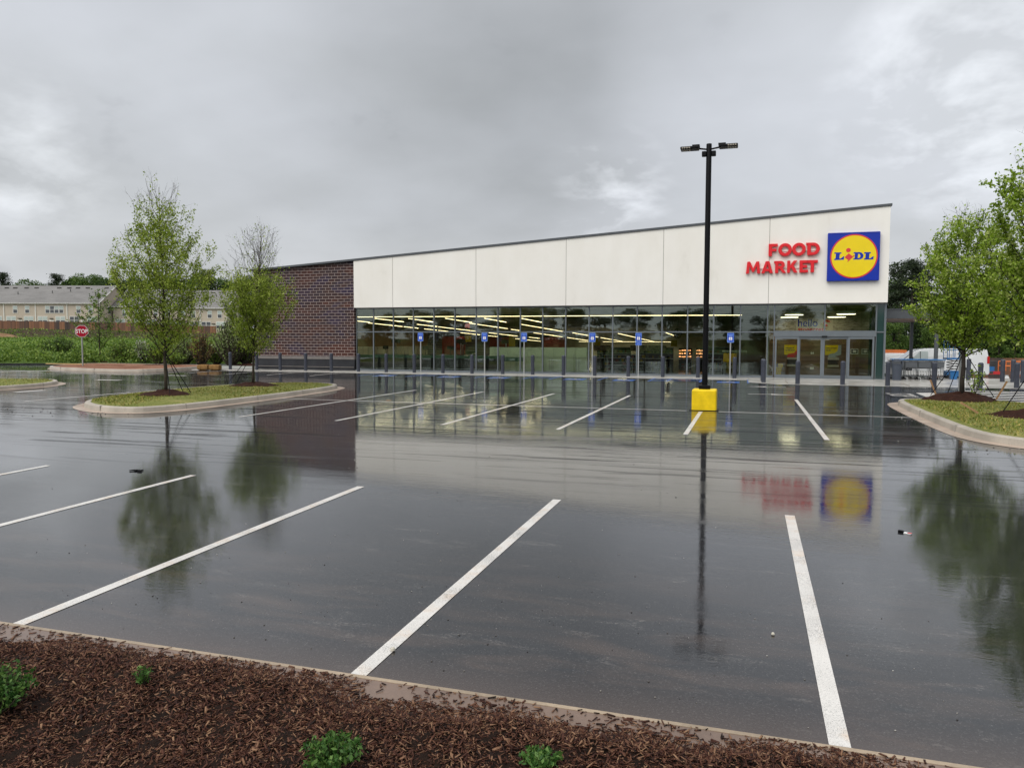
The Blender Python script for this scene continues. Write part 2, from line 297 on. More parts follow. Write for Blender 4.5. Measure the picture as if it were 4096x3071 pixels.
M = dict(
 asphalt=wet_asphalt(), white_paint=wet_paint('white_road_paint', (.70, .67, .62), .42), blue_paint=wet_paint('blue_road_paint', (.03, .12, .42)),
 kerb=concrete('kerb_concrete', (.36, .32, .265), .1), gutter=concrete('silty_gutter', (.37, .285, .22), .35), walk=concrete('wet_walk', (.42, .40, .36), .7, .15),
 silt=concrete('silt_covered_gutter', (.155, .10, .07), .8, .2), lip=concrete('pale_gutter_lip', (.30, .23, .155), .4, .3),
 brick=brick(), stucco=stucco(), fascia=pm('grey_metal_fascia', (.085, .092, .10), .4, .06), frame=pm('grey_aluminium', (.16, .18, .195), .35, .05, metal=.3),
 joint=pm('joint_grey', (.30, .28, .25), .9), basedark=pm('dark_base_block', (.028, .029, .033), .45, .25, 2), basecap=pm('grey_base_cap', (.17, .155, .145), .6, .15, 5),  # joint: plain warm grey for wall, kerb and walk joints and door seams
 glass=glass('shop_glass', (.82, .86, .80), 1.45), sideglass=pm('spandrel_glass', (.018, .045, .042), .08, .05, coat=1),
 ceil=pm('dark_ceiling', (.34, .32, .26), .9, .45, 1.5), floor=pm('polished_floor', (.34, .32, .28), .3, .2, .6, spec=.5), inwall=pm('interior_wall', (.62, .58, .47), .8, .3, .8),
 tan=pm('tan_wall', (.30, .19, .10), .8, .1), cream=pm('cream_panel', (.50, .47, .39), .7, .08), roofm=pm('roof_membrane', (.3, .3, .3), .8),
 plank=planks(), stone=stonewall(), bollard=pm('bollard_grey_plastic', (.045, .050, .066), .42, .15, 6, coat=.2),
 galv=pm('galvanised_steel', (.36, .37, .36), .4, .12, 8, metal=.5), black=pm('black_powder_coat', (.004, .004, .005), .45, .1, spec=.12), yellow=pm('yellow_paint', (.78, .54, .008), .5, .16, 4, .3, 40),
 blue=pm('sign_blue', (.002, .05, .45), .35, .04), pale_blue=pm('sign_pale_blue', (.35, .55, .9), .4, .03), white=pm('white_sheet', (.80, .80, .78), .45, .03), red=pm('stop_red', (.36, .007, .025), .35, .04),
 letter_red=pm('letter_red', (.68, .022, .03), .4, .05), logo_blue=pm('logo_blue', (.001, .024, .33), .2, .05, coat=.15), logo_yellow=pm('logo_yellow', (.80, .60, .004), .2, .03, coat=.15), logo_red=pm('logo_red', (.62, .02, .02), .2, .03, coat=.6),
 lit=emit('strip_light', (1, .78, .46), 6.0), lit2=emit('ring_light', (1, .86, .62), 4.5), warm=emit('heated_shelf', (1, .42, .18), 2.4), exitred=emit('exit_red', (.5, .06, .04), .2),
 green_rail=pm('green_grey_rail', (.10, .19, .15), .4, .08), panel=pm('pale_green_cabinet', (.50, .60, .49), .5, .05), dark=pm('dark_fixture', (.05, .048, .046), .5, .3), steel=pm('brushed_steel', (.42, .45, .45), .3, .08, metal=.6),
 redpanel=pm('red_interior_sign', (.20, .04, .03), .6, .1), yelpanel=pm('yellow_interior_sign', (.42, .32, .02), .6, .1), sky_picture=pm('shelf_picture', (.28, .23, .17), .7, .9, 4),
 bark=pm('wet_bark', (.05, .04, .028), .8, .35, 9, .6, 30), darkbark=pm('dark_bark', (.035, .028, .023), .85, .3, 5),
 mulch=ground_mat('bark_mulch', [(.006, .004, .003), (.016, .009, .006), (.03, .016, .010)], 6, 60, 1.0, .75, .02),
 mulchred=ground_mat('red_mulch', [(.02, .010, .007), (.042, .018, .012), (.075, .032, .02)], 6, 55, 1.0, .8, .03),
 chips=island_rand('wood_chips', [(.012, .006, .004), (.03, .011, .007), (.055, .020, .012), (.085, .034, .020), (.13, .06, .034), (.26, .15, .085)], .6, .06),
 lawn=ground_mat('new_sod', [(.08, .10, .022), (.17, .185, .05), (.32, .27, .11)], 1.1, 14, .8, .9, .03),
 sodblades=island_rand('sod_blades', [(.08, .11, .014), (.16, .19, .03), (.25, .24, .06), (.36, .28, .10)], .8),
 meadow=ground_mat('meadow', [(.05, .09, .02), (.12, .19, .045), (.20, .26, .075)], .12, 1.5, .8, .9, .3), bank=ground_mat('soil_bank', [(.035, .022, .016), (.06, .04, .028), (.07, .085, .03)], .25, 1.8, .8, .95, .3),
 dirt=ground_mat('orange_dirt', [(.13, .075, .04), (.22, .13, .07), (.27, .20, .11)], .8, 8, .8, .9, .05), reddirt=ground_mat('red_clay', [(.06, .028, .02), (.22, .10, .06), (.33, .22, .15)], 1.0, 9, .9, .9, .05), gravel=ground_mat('pale_gravel', [(.22, .23, .20), (.32, .33, .30), (.42, .42, .38)], .5, 20, .6, .8, .03),
 scrub=ground_mat('scrub_ground', [(.03, .05, .012), (.07, .10, .025), (.12, .13, .05)], .1, 2, .9, .95, .2),
 siding=siding(), shingle=shingle(), boards=boards(), trim=pm('white_trim', (.66, .64, .60), .5, .04), darkglass=pm('dark_window_glass', (.03, .035, .04), .1, .3, 2, coat=1), blind=pm('pale_blind', (.42, .47, .45), .5, .1),
 leaf_spring=leafmat('spring_leaves', [(.12, .18, .012), (.21, .29, .024), (.32, .40, .05), (.48, .54, .14)]),
 leaf_maple=leafmat('maple_leaves', [(.10, .17, .008), (.20, .31, .018), (.31, .43, .045), (.52, .58, .20)]),
 leaf_mid=leafmat('scrub_leaves', [(.03, .07, .008), (.085, .155, .016), (.16, .245, .03), (.27, .34, .08)], .25),
 leaf_willow=leafmat('willow_leaves', [(.10, .16, .03), (.17, .24, .06), (.28, .34, .14), (.45, .48, .30)], .3),
 leaf_rust=leafmat('rust_leaves', [(.09, .07, .02), (.16, .10, .035), (.2, .12, .05), (.12, .15, .04)], .25),
 leaf_dark=leafmat('forest_leaves', [(.008, .02, .005), (.022, .048, .010), (.045, .085, .016), (.09, .14, .03)], .2), leaf_forest=leafmat('bright_forest_leaves', [(.022, .05, .010), (.05, .10, .016), (.09, .15, .025), (.14, .21, .04)], .25),
 leaf_pine=leafmat('pine_needles', [(.010, .018, .008), (.02, .034, .014), (.034, .05, .02), (.05, .07, .03)], .1), leaf_shrub=leafmat('shrub_leaves', [(.02, .065, .012), (.045, .115, .02), (.09, .18, .035), (.17, .27, .07)], .25),
 petals=leafmat('blossom', [(.10, .15, .05), (.16, .2, .08), (.42, .42, .34), (.6, .6, .52)], .2),
 vanwhite=pm('van_white', (.72, .73, .72), .25, .04, 1, coat=.8), tyre=pm('tyre_rubber', (.02, .02, .021), .7, .1), orange=pm('orange_paint', (.62, .17, .05), .45, .08), liftblue=pm('lift_blue', (.02, .13, .33), .4, .1, coat=.3), lamp_red=pm('tail_light', (.5, .01, .01), .2, .05, coat=1),
 straw=ground_mat('straw', [(.11, .055, .02), (.24, .135, .05), (.36, .22, .10)], 5, 50, 1, .9, .02), timber=pm('raw_timber', (.55, .38, .17), .7, .1, 2), stake=pm('wood_stake', (.34, .2, .1), .7, .2, 2),
 stonebit=island_rand('loose_gravel', [(.03, .028, .027), (.06, .055, .05), (.12, .11, .10), (.3, .28, .25), (.5, .48, .44)], .6, .3), plastic=pm('grey_bin_plastic', (.06, .07, .09), .45, .05), leafbrown=pm('dead_leaf', (.30, .13, .04), .7, .2),
 cartwire=pm('cart_wire', (.16, .17, .18), .35, .1, metal=.4), lamp_lens=pm('lamp_lens', (.30, .27, .22), .2, .1), soffit=pm('timber_soffit', (.42, .31, .27), .6, .12, 1, stretch=(1, 8, 1)), mop=pm('bucket_yellow', (.75, .50, .01), .4, .05), green=pm('meat_green', (.12, .3, .1), .6))

# ------------------------------------------------------------------ mesh builder
class MB:
    def __init__(s): s.v = []; s.f = []; s.m = []; s.cur = 0
    def _a(s, vs, fs):
        b = len(s.v); s.v += [tuple(v) for v in vs]; s.f += [tuple(b+i for i in f) for f in fs]; s.m += [s.cur]*len(fs); return s
    def mat(s, i): s.cur = i; return s
    def box(s, x0, x1, y0, y1, z0, z1):
        return s._a([(x, y, z) for z in (z0, z1) for y in (y0, y1) for x in (x0, x1)],
                    [(0, 2, 3, 1), (4, 5, 7, 6), (0, 1, 5, 4), (2, 6, 7, 3), (0, 4, 6, 2), (1, 3, 7, 5)])
    def obox(s, c, size, rot=None):
        rot = rot or Matrix.Identity(3); c = Vector(c); sx, sy, sz = [q/2 for q in size]
        vs = [c+rot@Vector((x*sx, y*sy, z*sz)) for z in (-1, 1) for y in (-1, 1) for x in (-1, 1)]
        return s._a(vs, [(0, 2, 3, 1), (4, 5, 7, 6), (0, 1, 5, 4), (2, 6, 7, 3), (0, 4, 6, 2), (1, 3, 7, 5)])
    def tube(s, pts, rad, n=8, caps=True):
        pts = [Vector(p) for p in pts]
        if not hasattr(rad, '__len__'): rad = [rad]*len(pts)
        vs = []; k = len(pts)
        t0 = (pts[1]-pts[0]).normalized(); ref = Vector((0, 0, 1)) if abs(t0.z) < .9 else Vector((1, 0, 0))
        a = t0.cross(ref).normalized()
        for i, p in enumerate(pts):
            t = (pts[min(i+1, k-1)]-pts[max(i-1, 0)]).normalized()
            a = (a-t*a.dot(t)).normalized(); b = t.cross(a)
            for j in range(n):
                th = 2*math.pi*j/n; vs.append(p+(a*math.cos(th)+b*math.sin(th))*rad[i])
        fs = [(i*n+j, i*n+(j+1) % n, (i+1)*n+(j+1) % n, (i+1)*n+j) for i in range(k-1) for j in range(n)]
        if caps: fs += [tuple(range(n))[::-1], tuple((k-1)*n+j for j in range(n))]
        return s._a(vs, fs)
    def lathe(s, prof, c=(0, 0, 0), n=20):
        vs = [(c[0]+r*math.cos(2*math.pi*j/n), c[1]+r*math.sin(2*math.pi*j/n), c[2]+z) for r, z in prof for j in range(n)]
        k = len(prof); fs = [(i*n+j, i*n+(j+1) % n, (i+1)*n+(j+1) % n, (i+1)*n+j) for i in range(k-1) for j in range(n)]
        fs += [tuple(range(n))[::-1], tuple((k-1)*n+j for j in range(n))]
        return s._a(vs, fs)
    def prism(s, poly, a0, a1, axis='y'):
        """poly in the plane across axis; axis y: (x,z), z: (x,y), x: (y,z)"""
        n = len(poly)
        def P(p, a): return {'y': (p[0], a, p[1]), 'z': (p[0], p[1], a), 'x': (a, p[0], p[1])}[axis]
        vs = [P(p, a0) for p in poly]+[P(p, a1) for p in poly]
        return s._a(vs, [tuple(range(n))[::-1], tuple(range(n, 2*n))]+[(i, (i+1) % n, n+(i+1) % n, n+i) for i in range(n)])
    def quad(s, a, b, c, d): return s._a([a, b, c, d], [(0, 1, 2, 3)])
    def build(s, name, mats, parent=None, org=None, smooth=False, bevel=0):
        me = bpy.data.meshes.new(name)
        if org is None and parent is not None: org = parent.location
        org = Vector(org) if org is not None else Vector((0, 0, 0))
        me.from_pydata([(v[0]-org[0], v[1]-org[1], v[2]-org[2]) for v in s.v], [], s.f)
        if not isinstance(mats, (list, tuple)): mats = [mats]
        for m in mats: me.materials.append(m)
        if len(mats) > 1: me.polygons.foreach_set('material_index', s.m)
        me.update()
        return finish(name, me, parent, smooth, bevel, org if parent is None else None)
def finish(name, me, parent=None, smooth=False, bevel=0, loc=None):
    if smooth:
        me.polygons.foreach_set('use_smooth', [True]*len(me.polygons))
        if smooth == 'auto': me.set_sharp_from_angle(angle=R(40))
    o = bpy.data.objects.new(name, me); COL.objects.link(o)
    if parent is not None: o.parent = parent
    if loc is not None: o.location = loc
    if bevel:
        b = o.modifiers.new('bevel', 'BEVEL'); b.width = bevel; b.segments = 2; b.limit_method = 'ANGLE'
    return o
def npmesh(name, verts, quads, mat_, parent=None, smooth=False, tri=False):
    k = 3 if tri else 4
    me = bpy.data.meshes.new(name); me.vertices.add(len(verts)); me.vertices.foreach_set('co', np.asarray(verts, np.float32).ravel())
    nq = len(quads); me.loops.add(nq*k); me.loops.foreach_set('vertex_index', np.asarray(quads, np.int32).ravel())
    me.polygons.add(nq); me.polygons.foreach_set('loop_start', np.arange(0, nq*k, k, dtype=np.int32))
    me.update(calc_edges=True); me.materials.append(mat_)
    return finish(name, me, parent, smooth)
def tag(o, label=None, cat=None, group=None, kind=None):
    if label: o['label'] = label
    if cat: o['category'] = cat
    if group: o['group'] = group
    if kind: o['kind'] = kind
    return o
def empty(name, loc, label=None, cat=None, group=None, rz=0):
    o = bpy.data.objects.new(name, None); COL.objects.link(o); o.location = loc; o.rotation_euler = (0, 0, rz)
    o.empty_display_size = .2; return tag(o, label, cat, group)
def copy_tree(o, parent=None):
    c = o.copy(); COL.objects.link(c); c.parent = parent
    for ch in [q for q in bpy.data.objects if q.parent == o]: copy_tree(ch, c)
    return c
def struct(o): o['kind'] = 'structure'; return o
def text(body, size, mat_, name, parent=None, loc=(0, 0, 0), rot=(R(90), 0, 0), ext=.004, off=0, align='CENTER', sx=1, bev=0, space=1.0):
    cu = bpy.data.curves.new('t', 'FONT'); cu.body = body; cu.size = size; cu.extrude = ext; cu.offset = off; cu.align_x = align; cu.bevel_depth = bev
    cu.space_character = space
    t = bpy.data.objects.new('t', cu); COL.objects.link(t); bpy.context.view_layer.update()
    me = bpy.data.meshes.new_from_object(t.evaluated_get(bpy.context.evaluated_depsgraph_get()))
    bpy.data.objects.remove(t); me.materials.clear(); me.materials.append(mat_)
    me.transform(Matrix.Diagonal((sx, 1, 1, 1)))
    o = finish(name, me, parent); o.location = loc; o.rotation_euler = rot; return o

rng = np.random.default_rng(7); random.seed(7)

# ------------------------------------------------------------------ ground surfaces
def grid(name, xs, ys, zf, mat_, smooth=True):
    X, Y = np.meshgrid(xs, ys); Z = np.vectorize(zf)(X, Y); nx, ny = len(xs), len(ys)
    v = np.stack([X.ravel(), Y.ravel(), Z.ravel()], 1)
    i = np.arange(nx*ny).reshape(ny, nx); q = np.stack([i[:-1, :-1], i[:-1, 1:], i[1:, 1:], i[1:, :-1]], -1).reshape(-1, 4)
    return npmesh(name, v, q, mat_, smooth=smooth)
struct(grid('parking_lot', np.arange(-95, 56, 1.), np.concatenate([np.arange(4.09, 16, .5), np.arange(16, 71, 1.)]), G, M['asphalt']))
g0 = MB(); g0.quad((-3000, -3000, -.9), (3000, -3000, -.9), (3000, 3000, -.9), (-3000, 3000, -.9)); struct(g0.build('ground', M['scrub']))
def to_cam(x, y): return x*.95507+y*.29638, -x*.29638+y*.95507      # X', F
def from_cam(xp, F): return xp*.95507-F*.29638, xp*.29638+F*.95507
def hillz(x, y):
    xp, F = to_cam(x, y); F = F-.09*max(0, -xp-10)*0
    pts = [(40, .0), (49, .10), (56, .25), (75, .9), (100, 1.72), (120, 2.02), (123, 2.12), (133, 2.7), (142, 3.45), (150, 3.7), (200, 4.3), (420, 7)]
    z = np.interp(F, [p[0] for p in pts], [p[1] for p in pts])
    z -= .9*sm((xp+95)/45)*sm((F-95)/45)
    return z+.08*math.sin(x*.5+y*.31)*sm((F-58)/10)
def hillsheet(name, F0, F1, x0, x1, mat_, step=3., dz=0.):
    xs = np.arange(x0, x1+.1, step); Fs = np.arange(F0, F1+.1, step); vs = []; 
    for F in Fs:
        for xp in xs:
            x, y = from_cam(xp*F/60, F); vs.append((x, y, hillz(x, y)+dz))
    i = np.arange(len(vs)).reshape(len(Fs), len(xs)); q = np.stack([i[:-1, :-1], i[:-1, 1:], i[1:, 1:], i[1:, :-1]], -1).reshape(-1, 4)
    return struct(npmesh(name, vs, q, mat_, smooth=True))
hillsheet('grass_slope', 53, 122, -75, -20.5, M['meadow'], 1.5)
hillsheet('soil_bank', 122, 144.5, -75, -20.5, M['bank'], 1.5)
hillsheet('hill_top', 144.5, 420, -75, -12, M['meadow'], 6)

# near bed: gutter strip and mulch
def bedz(x, y): return -.075+.12*sm((3.95-y)/.5)+.05*sm((2.6-y)/1.5)+.02*math.sin(x*2.3+1)*math.sin(y*3.1)
lipm = MB(); lipm.box(-16, 12, 4.055, 4.09, -.25, -.0765); struct(lipm.build('kerb', M['lip']))
gut = MB(); gut.quad((-16, 3.3, -.092), (12, 3.3, -.092), (12, 4.055, -.079), (-16, 4.055, -.079)); struct(gut.build('gutter', M['silt']))
def bed_edge(x): return 3.96+.07*math.sin(x*1.7+.8)+.05*math.sin(x*4.1)+.03*math.sin(x*9.7)
xs = np.arange(-16, 12.01, .08); rows = []
for k, t in enumerate(np.linspace(0, 1, 60)**1.6):
    for x in xs:
        y = bed_edge(x)*(1-t)+(-22)*t if t < 1 else -22
        d = bed_edge(x)-y
        z = -.098+.16*sm(d/.5)+.012*math.sin(x*17+y*11)*sm(d/.2)+(.02*math.sin(x*2.3)*math.sin(y*3.1) if d > .1 else 0)
        rows.append((x, y, z))
i = np.arange(len(rows)).reshape(60, len(xs)); q = np.stack([i[1:, :-1], i[1:, 1:], i[:-1, 1:], i[:-1, :-1]], -1).reshape(-1, 4)
struct(npmesh('mulch_bed', rows, q, M['mulch'], smooth=True))
def mz(x, y):
    d = bed_edge(x)-y; return max(-.098+.16*sm(d/.5)+.012*math.sin(x*17+y*11)*sm(d/.2)+(.02*math.sin(x*2.3)*math.sin(y*3.1) if d > .1 else 0), -.085)
def chips(n, sampler, zf, lmin, lmax, tilt, name, mat_, thick=.004):
    V = []; F = []; base = np.array([(0, 2, 3, 1), (4, 5, 7, 6), (0, 1, 5, 4), (2, 6, 7, 3), (0, 4, 6, 2), (1, 3, 7, 5)])
    for k in range(n):
        x, y = sampler(); L_ = random.uniform(lmin, lmax)*random.choice((.6, 1, 1)); W_ = random.uniform(.12, .32)*L_; T = random.uniform(.5, 1.4)*thick
        a = random.uniform(0, 6.28); ti = random.gauss(0, tilt); ro = random.gauss(0, tilt*1.3)
        ca, sa, ct, st_ = math.cos(a), math.sin(a), math.cos(ti), math.sin(ti)
        ux = np.array((ca*ct, sa*ct, st_)); uy = np.array((-sa*math.cos(ro), ca*math.cos(ro), math.sin(ro))); uz = np.cross(ux, uy)
        c = np.array((x, y, zf(x, y)+.004+abs(st_)*L_*.4)); tp = random.uniform(.3, .9)
        for sz in (-1, 1):
            for sy in (-1, 1):
                for sx in (-1, 1): V.append(c+ux*sx*L_/2+uy*sy*W_/2*(tp if sx > 0 else 1)+uz*sz*T/2)
        F.append(base+8*k)
    return npmesh(name, np.array(V), np.concatenate(F), mat_)
def smp():
    while True:
        x = random.uniform(-6.2, 2.2); y = random.uniform(1.9, bed_edge(x)-.02)
        xp, Fd = to_cam(x, y)
        if Fd > 1 and abs(xp)/Fd < .72: return x, y
tag(chips(78000, smp, mz, .009, .042, .34, 'bark_chips', M['chips'], .0025), 'dark wet bark chips covering the planting bed in the foreground', 'mulch', kind='stuff')
def smp2():
    x = random.uniform(-6, 1.6); t = random.random()**1.8
    y = bed_edge(x)+t*.24-.03
    if random.random() > .3+.7*math.sin(x*3.3)**2 or y > 4.06: return smp2()
    return x, y
tag(chips(1500, smp2, lambda x, y: -.079, .015, .05, .12, 'scattered_chips', M['chips'], .004), 'loose bark chips washed into the wet gutter beside the planting bed', 'mulch', kind='stuff')

# painted markings
def strip(mb, x0, x1, y0, y1, dz=.004, n=None):
    n = n or max(1, int((y1-y0)/.5)); k = max(1, int((x1-x0)/1.))
    for j in range(n):
        for i_ in range(k):
            a, b = x0+(x1-x0)*i_/k, x0+(x1-x0)*(i_+1)/k; c, d = y0+(y1-y0)*j/n, y0+(y1-y0)*(j+1)/n
            mb.quad((a, c, G(a, c)+dz), (b, c, G(b, c)+dz), (b, d, G(b, d)+dz), (a, d, G(a, d)+dz))
def poly(mb, pts, dz=.004): mb._a([(x, y, G(x, y)+dz) for x, y in pts], [tuple(range(len(pts)))])
st = MB()
for i_ in range(-3, 5): x = .485-2.743*i_; strip(st, x-.053, x+.053, 4.10 if i_ < 4 else 4.12, 9.2)
strip(st, 3.17, 3.28, 4.1, 9.2)
for i_ in range(6):
    x = -12.21+2.745*i_; y0 = 16.2
    if i_ == 4: strip(st, x-.05, x+.05, 16.2, 21.45); continue
    strip(st, x-.05, x+.05, y0, 26.85)
k0 = MB()
strip(st, -14.75, -1.62, 21.50, 21.60, .008); strip(st, -.75, 4.0, 21.50, 21.60, .008)
for x in (-21.1, -23.6, -26.1, -28.7): strip(st, x-.05, x+.05, 33.6, 37.3)
strip(st, -21.45, -21.33, 18.0, 22.2); strip(st, -29.2, -27.8, 28.15, 28.5); strip(st, -25.4, -25.1, 20.9, 22.1)
poly(st, [(-41.0, 31.75), (-40.6, 31.65), (-37.4, 34.1), (-37.7, 34.25)]); strip(st, -28.5, -27.3, 32.0, 32.2); strip(st, -38.0, -36.9, 32.1, 32.3)
struct(st.build('parking_lines', M['white_paint']))
ar = MB()
poly(ar, [(-.05, 32.6), (.70, 32.42), (.70, 32.56), (1.45, 32.56), (1.45, 32.66), (.70, 32.66), (.70, 32.80)])
poly(ar, [(1.58, 29.0), (.80, 29.2), (.80, 29.06), (0.0, 29.06), (0.0, 28.95), (.80, 28.95), (.80, 28.8)])
struct(ar.build('direction_arrows', M['white_paint']))
cw = MB()
for k in range(7): strip(cw, 7.0+.12*k, 13.5, 28.1+.72*k, 28.38+.72*k)
poly(cw, [(5.9, 28.9), (6.5, 28.9), (6.5, 31.4), (5.9, 31.2)], .004)
struct(cw.build('crosswalk_markings', M['white_paint']))
tx = text('STOP', 1.25, M['white_paint'], 'stop_lettering', None, (4.78, 29.72, .045), (0, 0, R(-90)), .0, .01); tx.scale = (.55, .95, 1); struct(tx)
bp = MB()
for x in (-18.85, -16.25, -12.6, -10.2, -8.9, -6.6, -4.3, -3.5, -2.05, .0): strip(bp, x-.05, x+.05, 34.5, 37.2)
for x0, x1 in ((-10.2, -8.9), (-4.3, -2.05), (-16.25, -15.0)):
    for k in range(3): poly(bp, [(x0, 34.7+.8*k), (x0, 34.85+.8*k), (x1, 35.5+.8*k), (x1, 35.35+.8*k)])
SYM = (-17.6, -14.1, -11.5, -7.75, -5.45, -.85)
for x in SYM: strip(bp, x-.48, x+.48, 34.4, 35.5, .004, 2)
struct(bp.build('accessible_bay_markings', M['blue_paint']))
ws = MB()
for x in SYM:
    ring = [(math.cos(a), math.sin(a)) for a in np.linspace(R(120), R(400), 12)]
    for (a, b), (c, d) in zip(ring[:-1], ring[1:]):
        z = G(x, 34.8)+.009; ws.quad((x+a*.2, 34.8+b*.2, z), (x+c*.2, 34.8+d*.2, z+.001), (x+c*.29, 34.8+d*.29, z+.001), (x+a*.29, 34.8+b*.29, z))
    strip(ws, x-.08, x+.02, 34.9, 35.3, .013, 1); strip(ws, x+.02, x+.26, 34.86, 34.95, .013, 1)
struct(ws.build('wheelchair_symbols', M['white_paint']))

# kerbed islands: a slab with a kerb ring, gutter apron, sod
def inset(pts, d):
    n = len(pts); out = []
    for i in range(n):
        p0, p1, p2 = [Vector(pts[(i+k) % n]) for k in (-1, 0, 1)]
        a = (p1-p0).normalized(); b = (p2-p1).normalized(); na = Vector((-a.y, a.x)); nb = Vector((-b.y, b.x)); nn = (na+nb).normalized()
        out.append(tuple(p1+nn*d/max(.4, nn.dot(na))))
    return out
def smoothpoly(pts, it=2):
    for _ in range(it):
        q = []
        for i in range(len(pts)):
            a, b = pts[i], pts[(i+1) % len(pts)]
            q += [(a[0]*.75+b[0]*.25, a[1]*.75+b[1]*.25), (a[0]*.25+b[0]*.75, a[1]*.25+b[1]*.75)]
        pts = q
    return pts
def ccw(pts):
    a = sum(pts[i][0]*pts[(i+1) % len(pts)][1]-pts[(i+1) % len(pts)][0]*pts[i][1] for i in range(len(pts))); return pts if a > 0 else pts[::-1]
def ringmesh(mb, A, za, B, zb):
    n = len(A); vs = [(x, y, G(x, y)+za) for x, y in A]+[(x, y, G(x, y)+zb) for x, y in B]
    mb._a(vs, [(i, (i+1) % n, n+(i+1) % n, n+i) for i in range(n)])
def island(pts, blades=True, top=None, gut=.28, hs=(.135, .2, .235, .25, .25)):
    P0 = ccw(smoothpoly(pts)); top = top or M['lawn']
    gb = MB(); ringmesh(gb, inset(P0, -gut), .006, P0, .012); struct(gb.build('island_gutter', M['gutter'], smooth=True))
    kb = MB(); P1 = inset(P0, .025); P2 = inset(P0, .05); P3 = inset(P0, .17)
    ringmesh(kb, P0, .0, P1, .125); ringmesh(kb, P1, .125, P2, .15); ringmesh(kb, P2, .15, P3, .152); ringmesh(kb, P3, .152, inset(P0, .175), .1)
    # kerb joints every couple of metres
    struct(kb.build('island_kerb', M['kerb'], smooth=False))
    jb = MB(); acc = 0; n = len(P0)
    for i in range(n):
        a, b = Vector(P0[i]), Vector(P0[(i+1) % n]); acc += (b-a).length
        if acc > 2.7:
            acc = 0; t = (b-a).normalized(); nn = Vector((-t.y, t.x)); c = (a+b)/2; z = G(c.x, c.y)
            jb.obox((c.x+nn.x*.082, c.y+nn.y*.082, z+.078), (.012, .178, .155), Matrix.Rotation(math.atan2(t.y, t.x), 3, 'Z'))
    struct(jb.build('kerb_joints', M['joint']))
    c = np.mean(P0, axis=0); rings = [inset(P0, .165)]+[[(c[0]+(x-c[0])*s, c[1]+(y-c[1])*s) for x, y in inset(P0, .165)] for s in (.8, .55, .3, .02)]
    sb = MB()
    for k in range(4): ringmesh(sb, rings[k], hs[k], rings[k+1], hs[k+1])
    struct(sb.build('island_lawn', top, smooth=True))
    return P0
def inpoly(x, y, P):
    r = False
    for i in range(len(P)):
        (a, b), (c, d) = P[i], P[i-1]
        if (b > y) != (d > y) and x < (c-a)*(y-b)/(d-b)+a: r = not r
    return r
def blades(P, n, hz, name, label):
    xs_, ys_ = [p[0] for p in P], [p[1] for p in P]; V = []; k = 0; Pi = inset(P, .2); c = np.mean(P, axis=0)
    while k < n:
        x, y = random.uniform(min(xs_), max(xs_)), random.uniform(min(ys_), max(ys_))
        if not inpoly(x, y, Pi): continue
        k += 1; a = random.uniform(0, 6.28); h = random.uniform(.02, .055); w = random.uniform(.008, .03); z = G(x, y)+hz(x, y)-.01
        dx, dy = math.cos(a)*w, math.sin(a)*w; lx, ly = random.gauss(0, .02), random.gauss(0, .02)
        V += [(x-dx, y-dy, z), (x+dx, y+dy, z), (x+lx, y+ly, z+h)]
    return tag(npmesh(name, V, np.arange(3*n).reshape(-1, 3), M['sodblades'], tri=True), label, 'grass', kind='stuff')
IL = [(-18.95, 18.3), (-18.3, 17.2), (-17.3, 16.5), (-16.4, 16.1), (-15.3, 16.1), (-14.85, 17.3), (-14.8, 20), (-14.85, 22.5), (-15.15, 25.8), (-15.7, 27.2), (-17, 27.8), (-18.5, 27.4), (-19.5, 26), (-19.8, 24), (-19.8, 20.5)]
IR = [(4.3, 25.6), (4.25, 22), (4.28, 18.2), (4.45, 17.0), (4.95, 16.2), (5.8, 15.6), (7, 15.4), (8.5, 16.0), (8.8, 18), (8.8, 23), (8.2, 25.8), (7, 26.9), (5.4, 26.9), (4.6, 26.5)]
I2 = [(-26.85, 20), (-26.75, 22.5), (-27.1, 24), (-28.2, 25.5), (-29.8, 26.3), (-31.7, 25.8), (-32.4, 24), (-32.4, 18), (-31.5, 16.5), (-29.5, 15.8), (-27.6, 16.3), (-26.95, 18)]
PL = island(IL); PR = island(IR); P2_ = island(I2)
def domez(P):
    c = np.mean(P, axis=0); 
    def f(x, y):
        d = math.hypot((x-c[0])/(max(p[0] for p in P)-c[0]), (y-c[1])/(max(p[1] for p in P)-c[1])); return np.interp(d, (0, .3, .55, .8, 1), (.25, .25, .235, .2, .135))
    return f
dL, dR, d2 = domez(PL), domez(PR), domez(P2_)
blades(PL, 9000, dL, 'sod_grass', 'short yellow-green sod on the long kerbed island with two young trees')
blades(PR, 9000, dR, 'sod_grass', 'short yellow-green sod on the right-hand kerbed island')
blades(P2_, 3500, d2, 'sod_grass', 'short sod on the small kerbed island at the left edge')
I3 = [(-41.2, 36.6), (-39.8, 35.1), (-37.7, 34.3), (-35, 33.8), (-32.6, 33.6), (-31.3, 34.7), (-31.6, 38), (-32.0, 41.0), (-37, 41.0), (-43.5, 41.5)]
island(I3, top=M['reddirt'], gut=.12, hs=(.135, .14, .14, .14, .14))

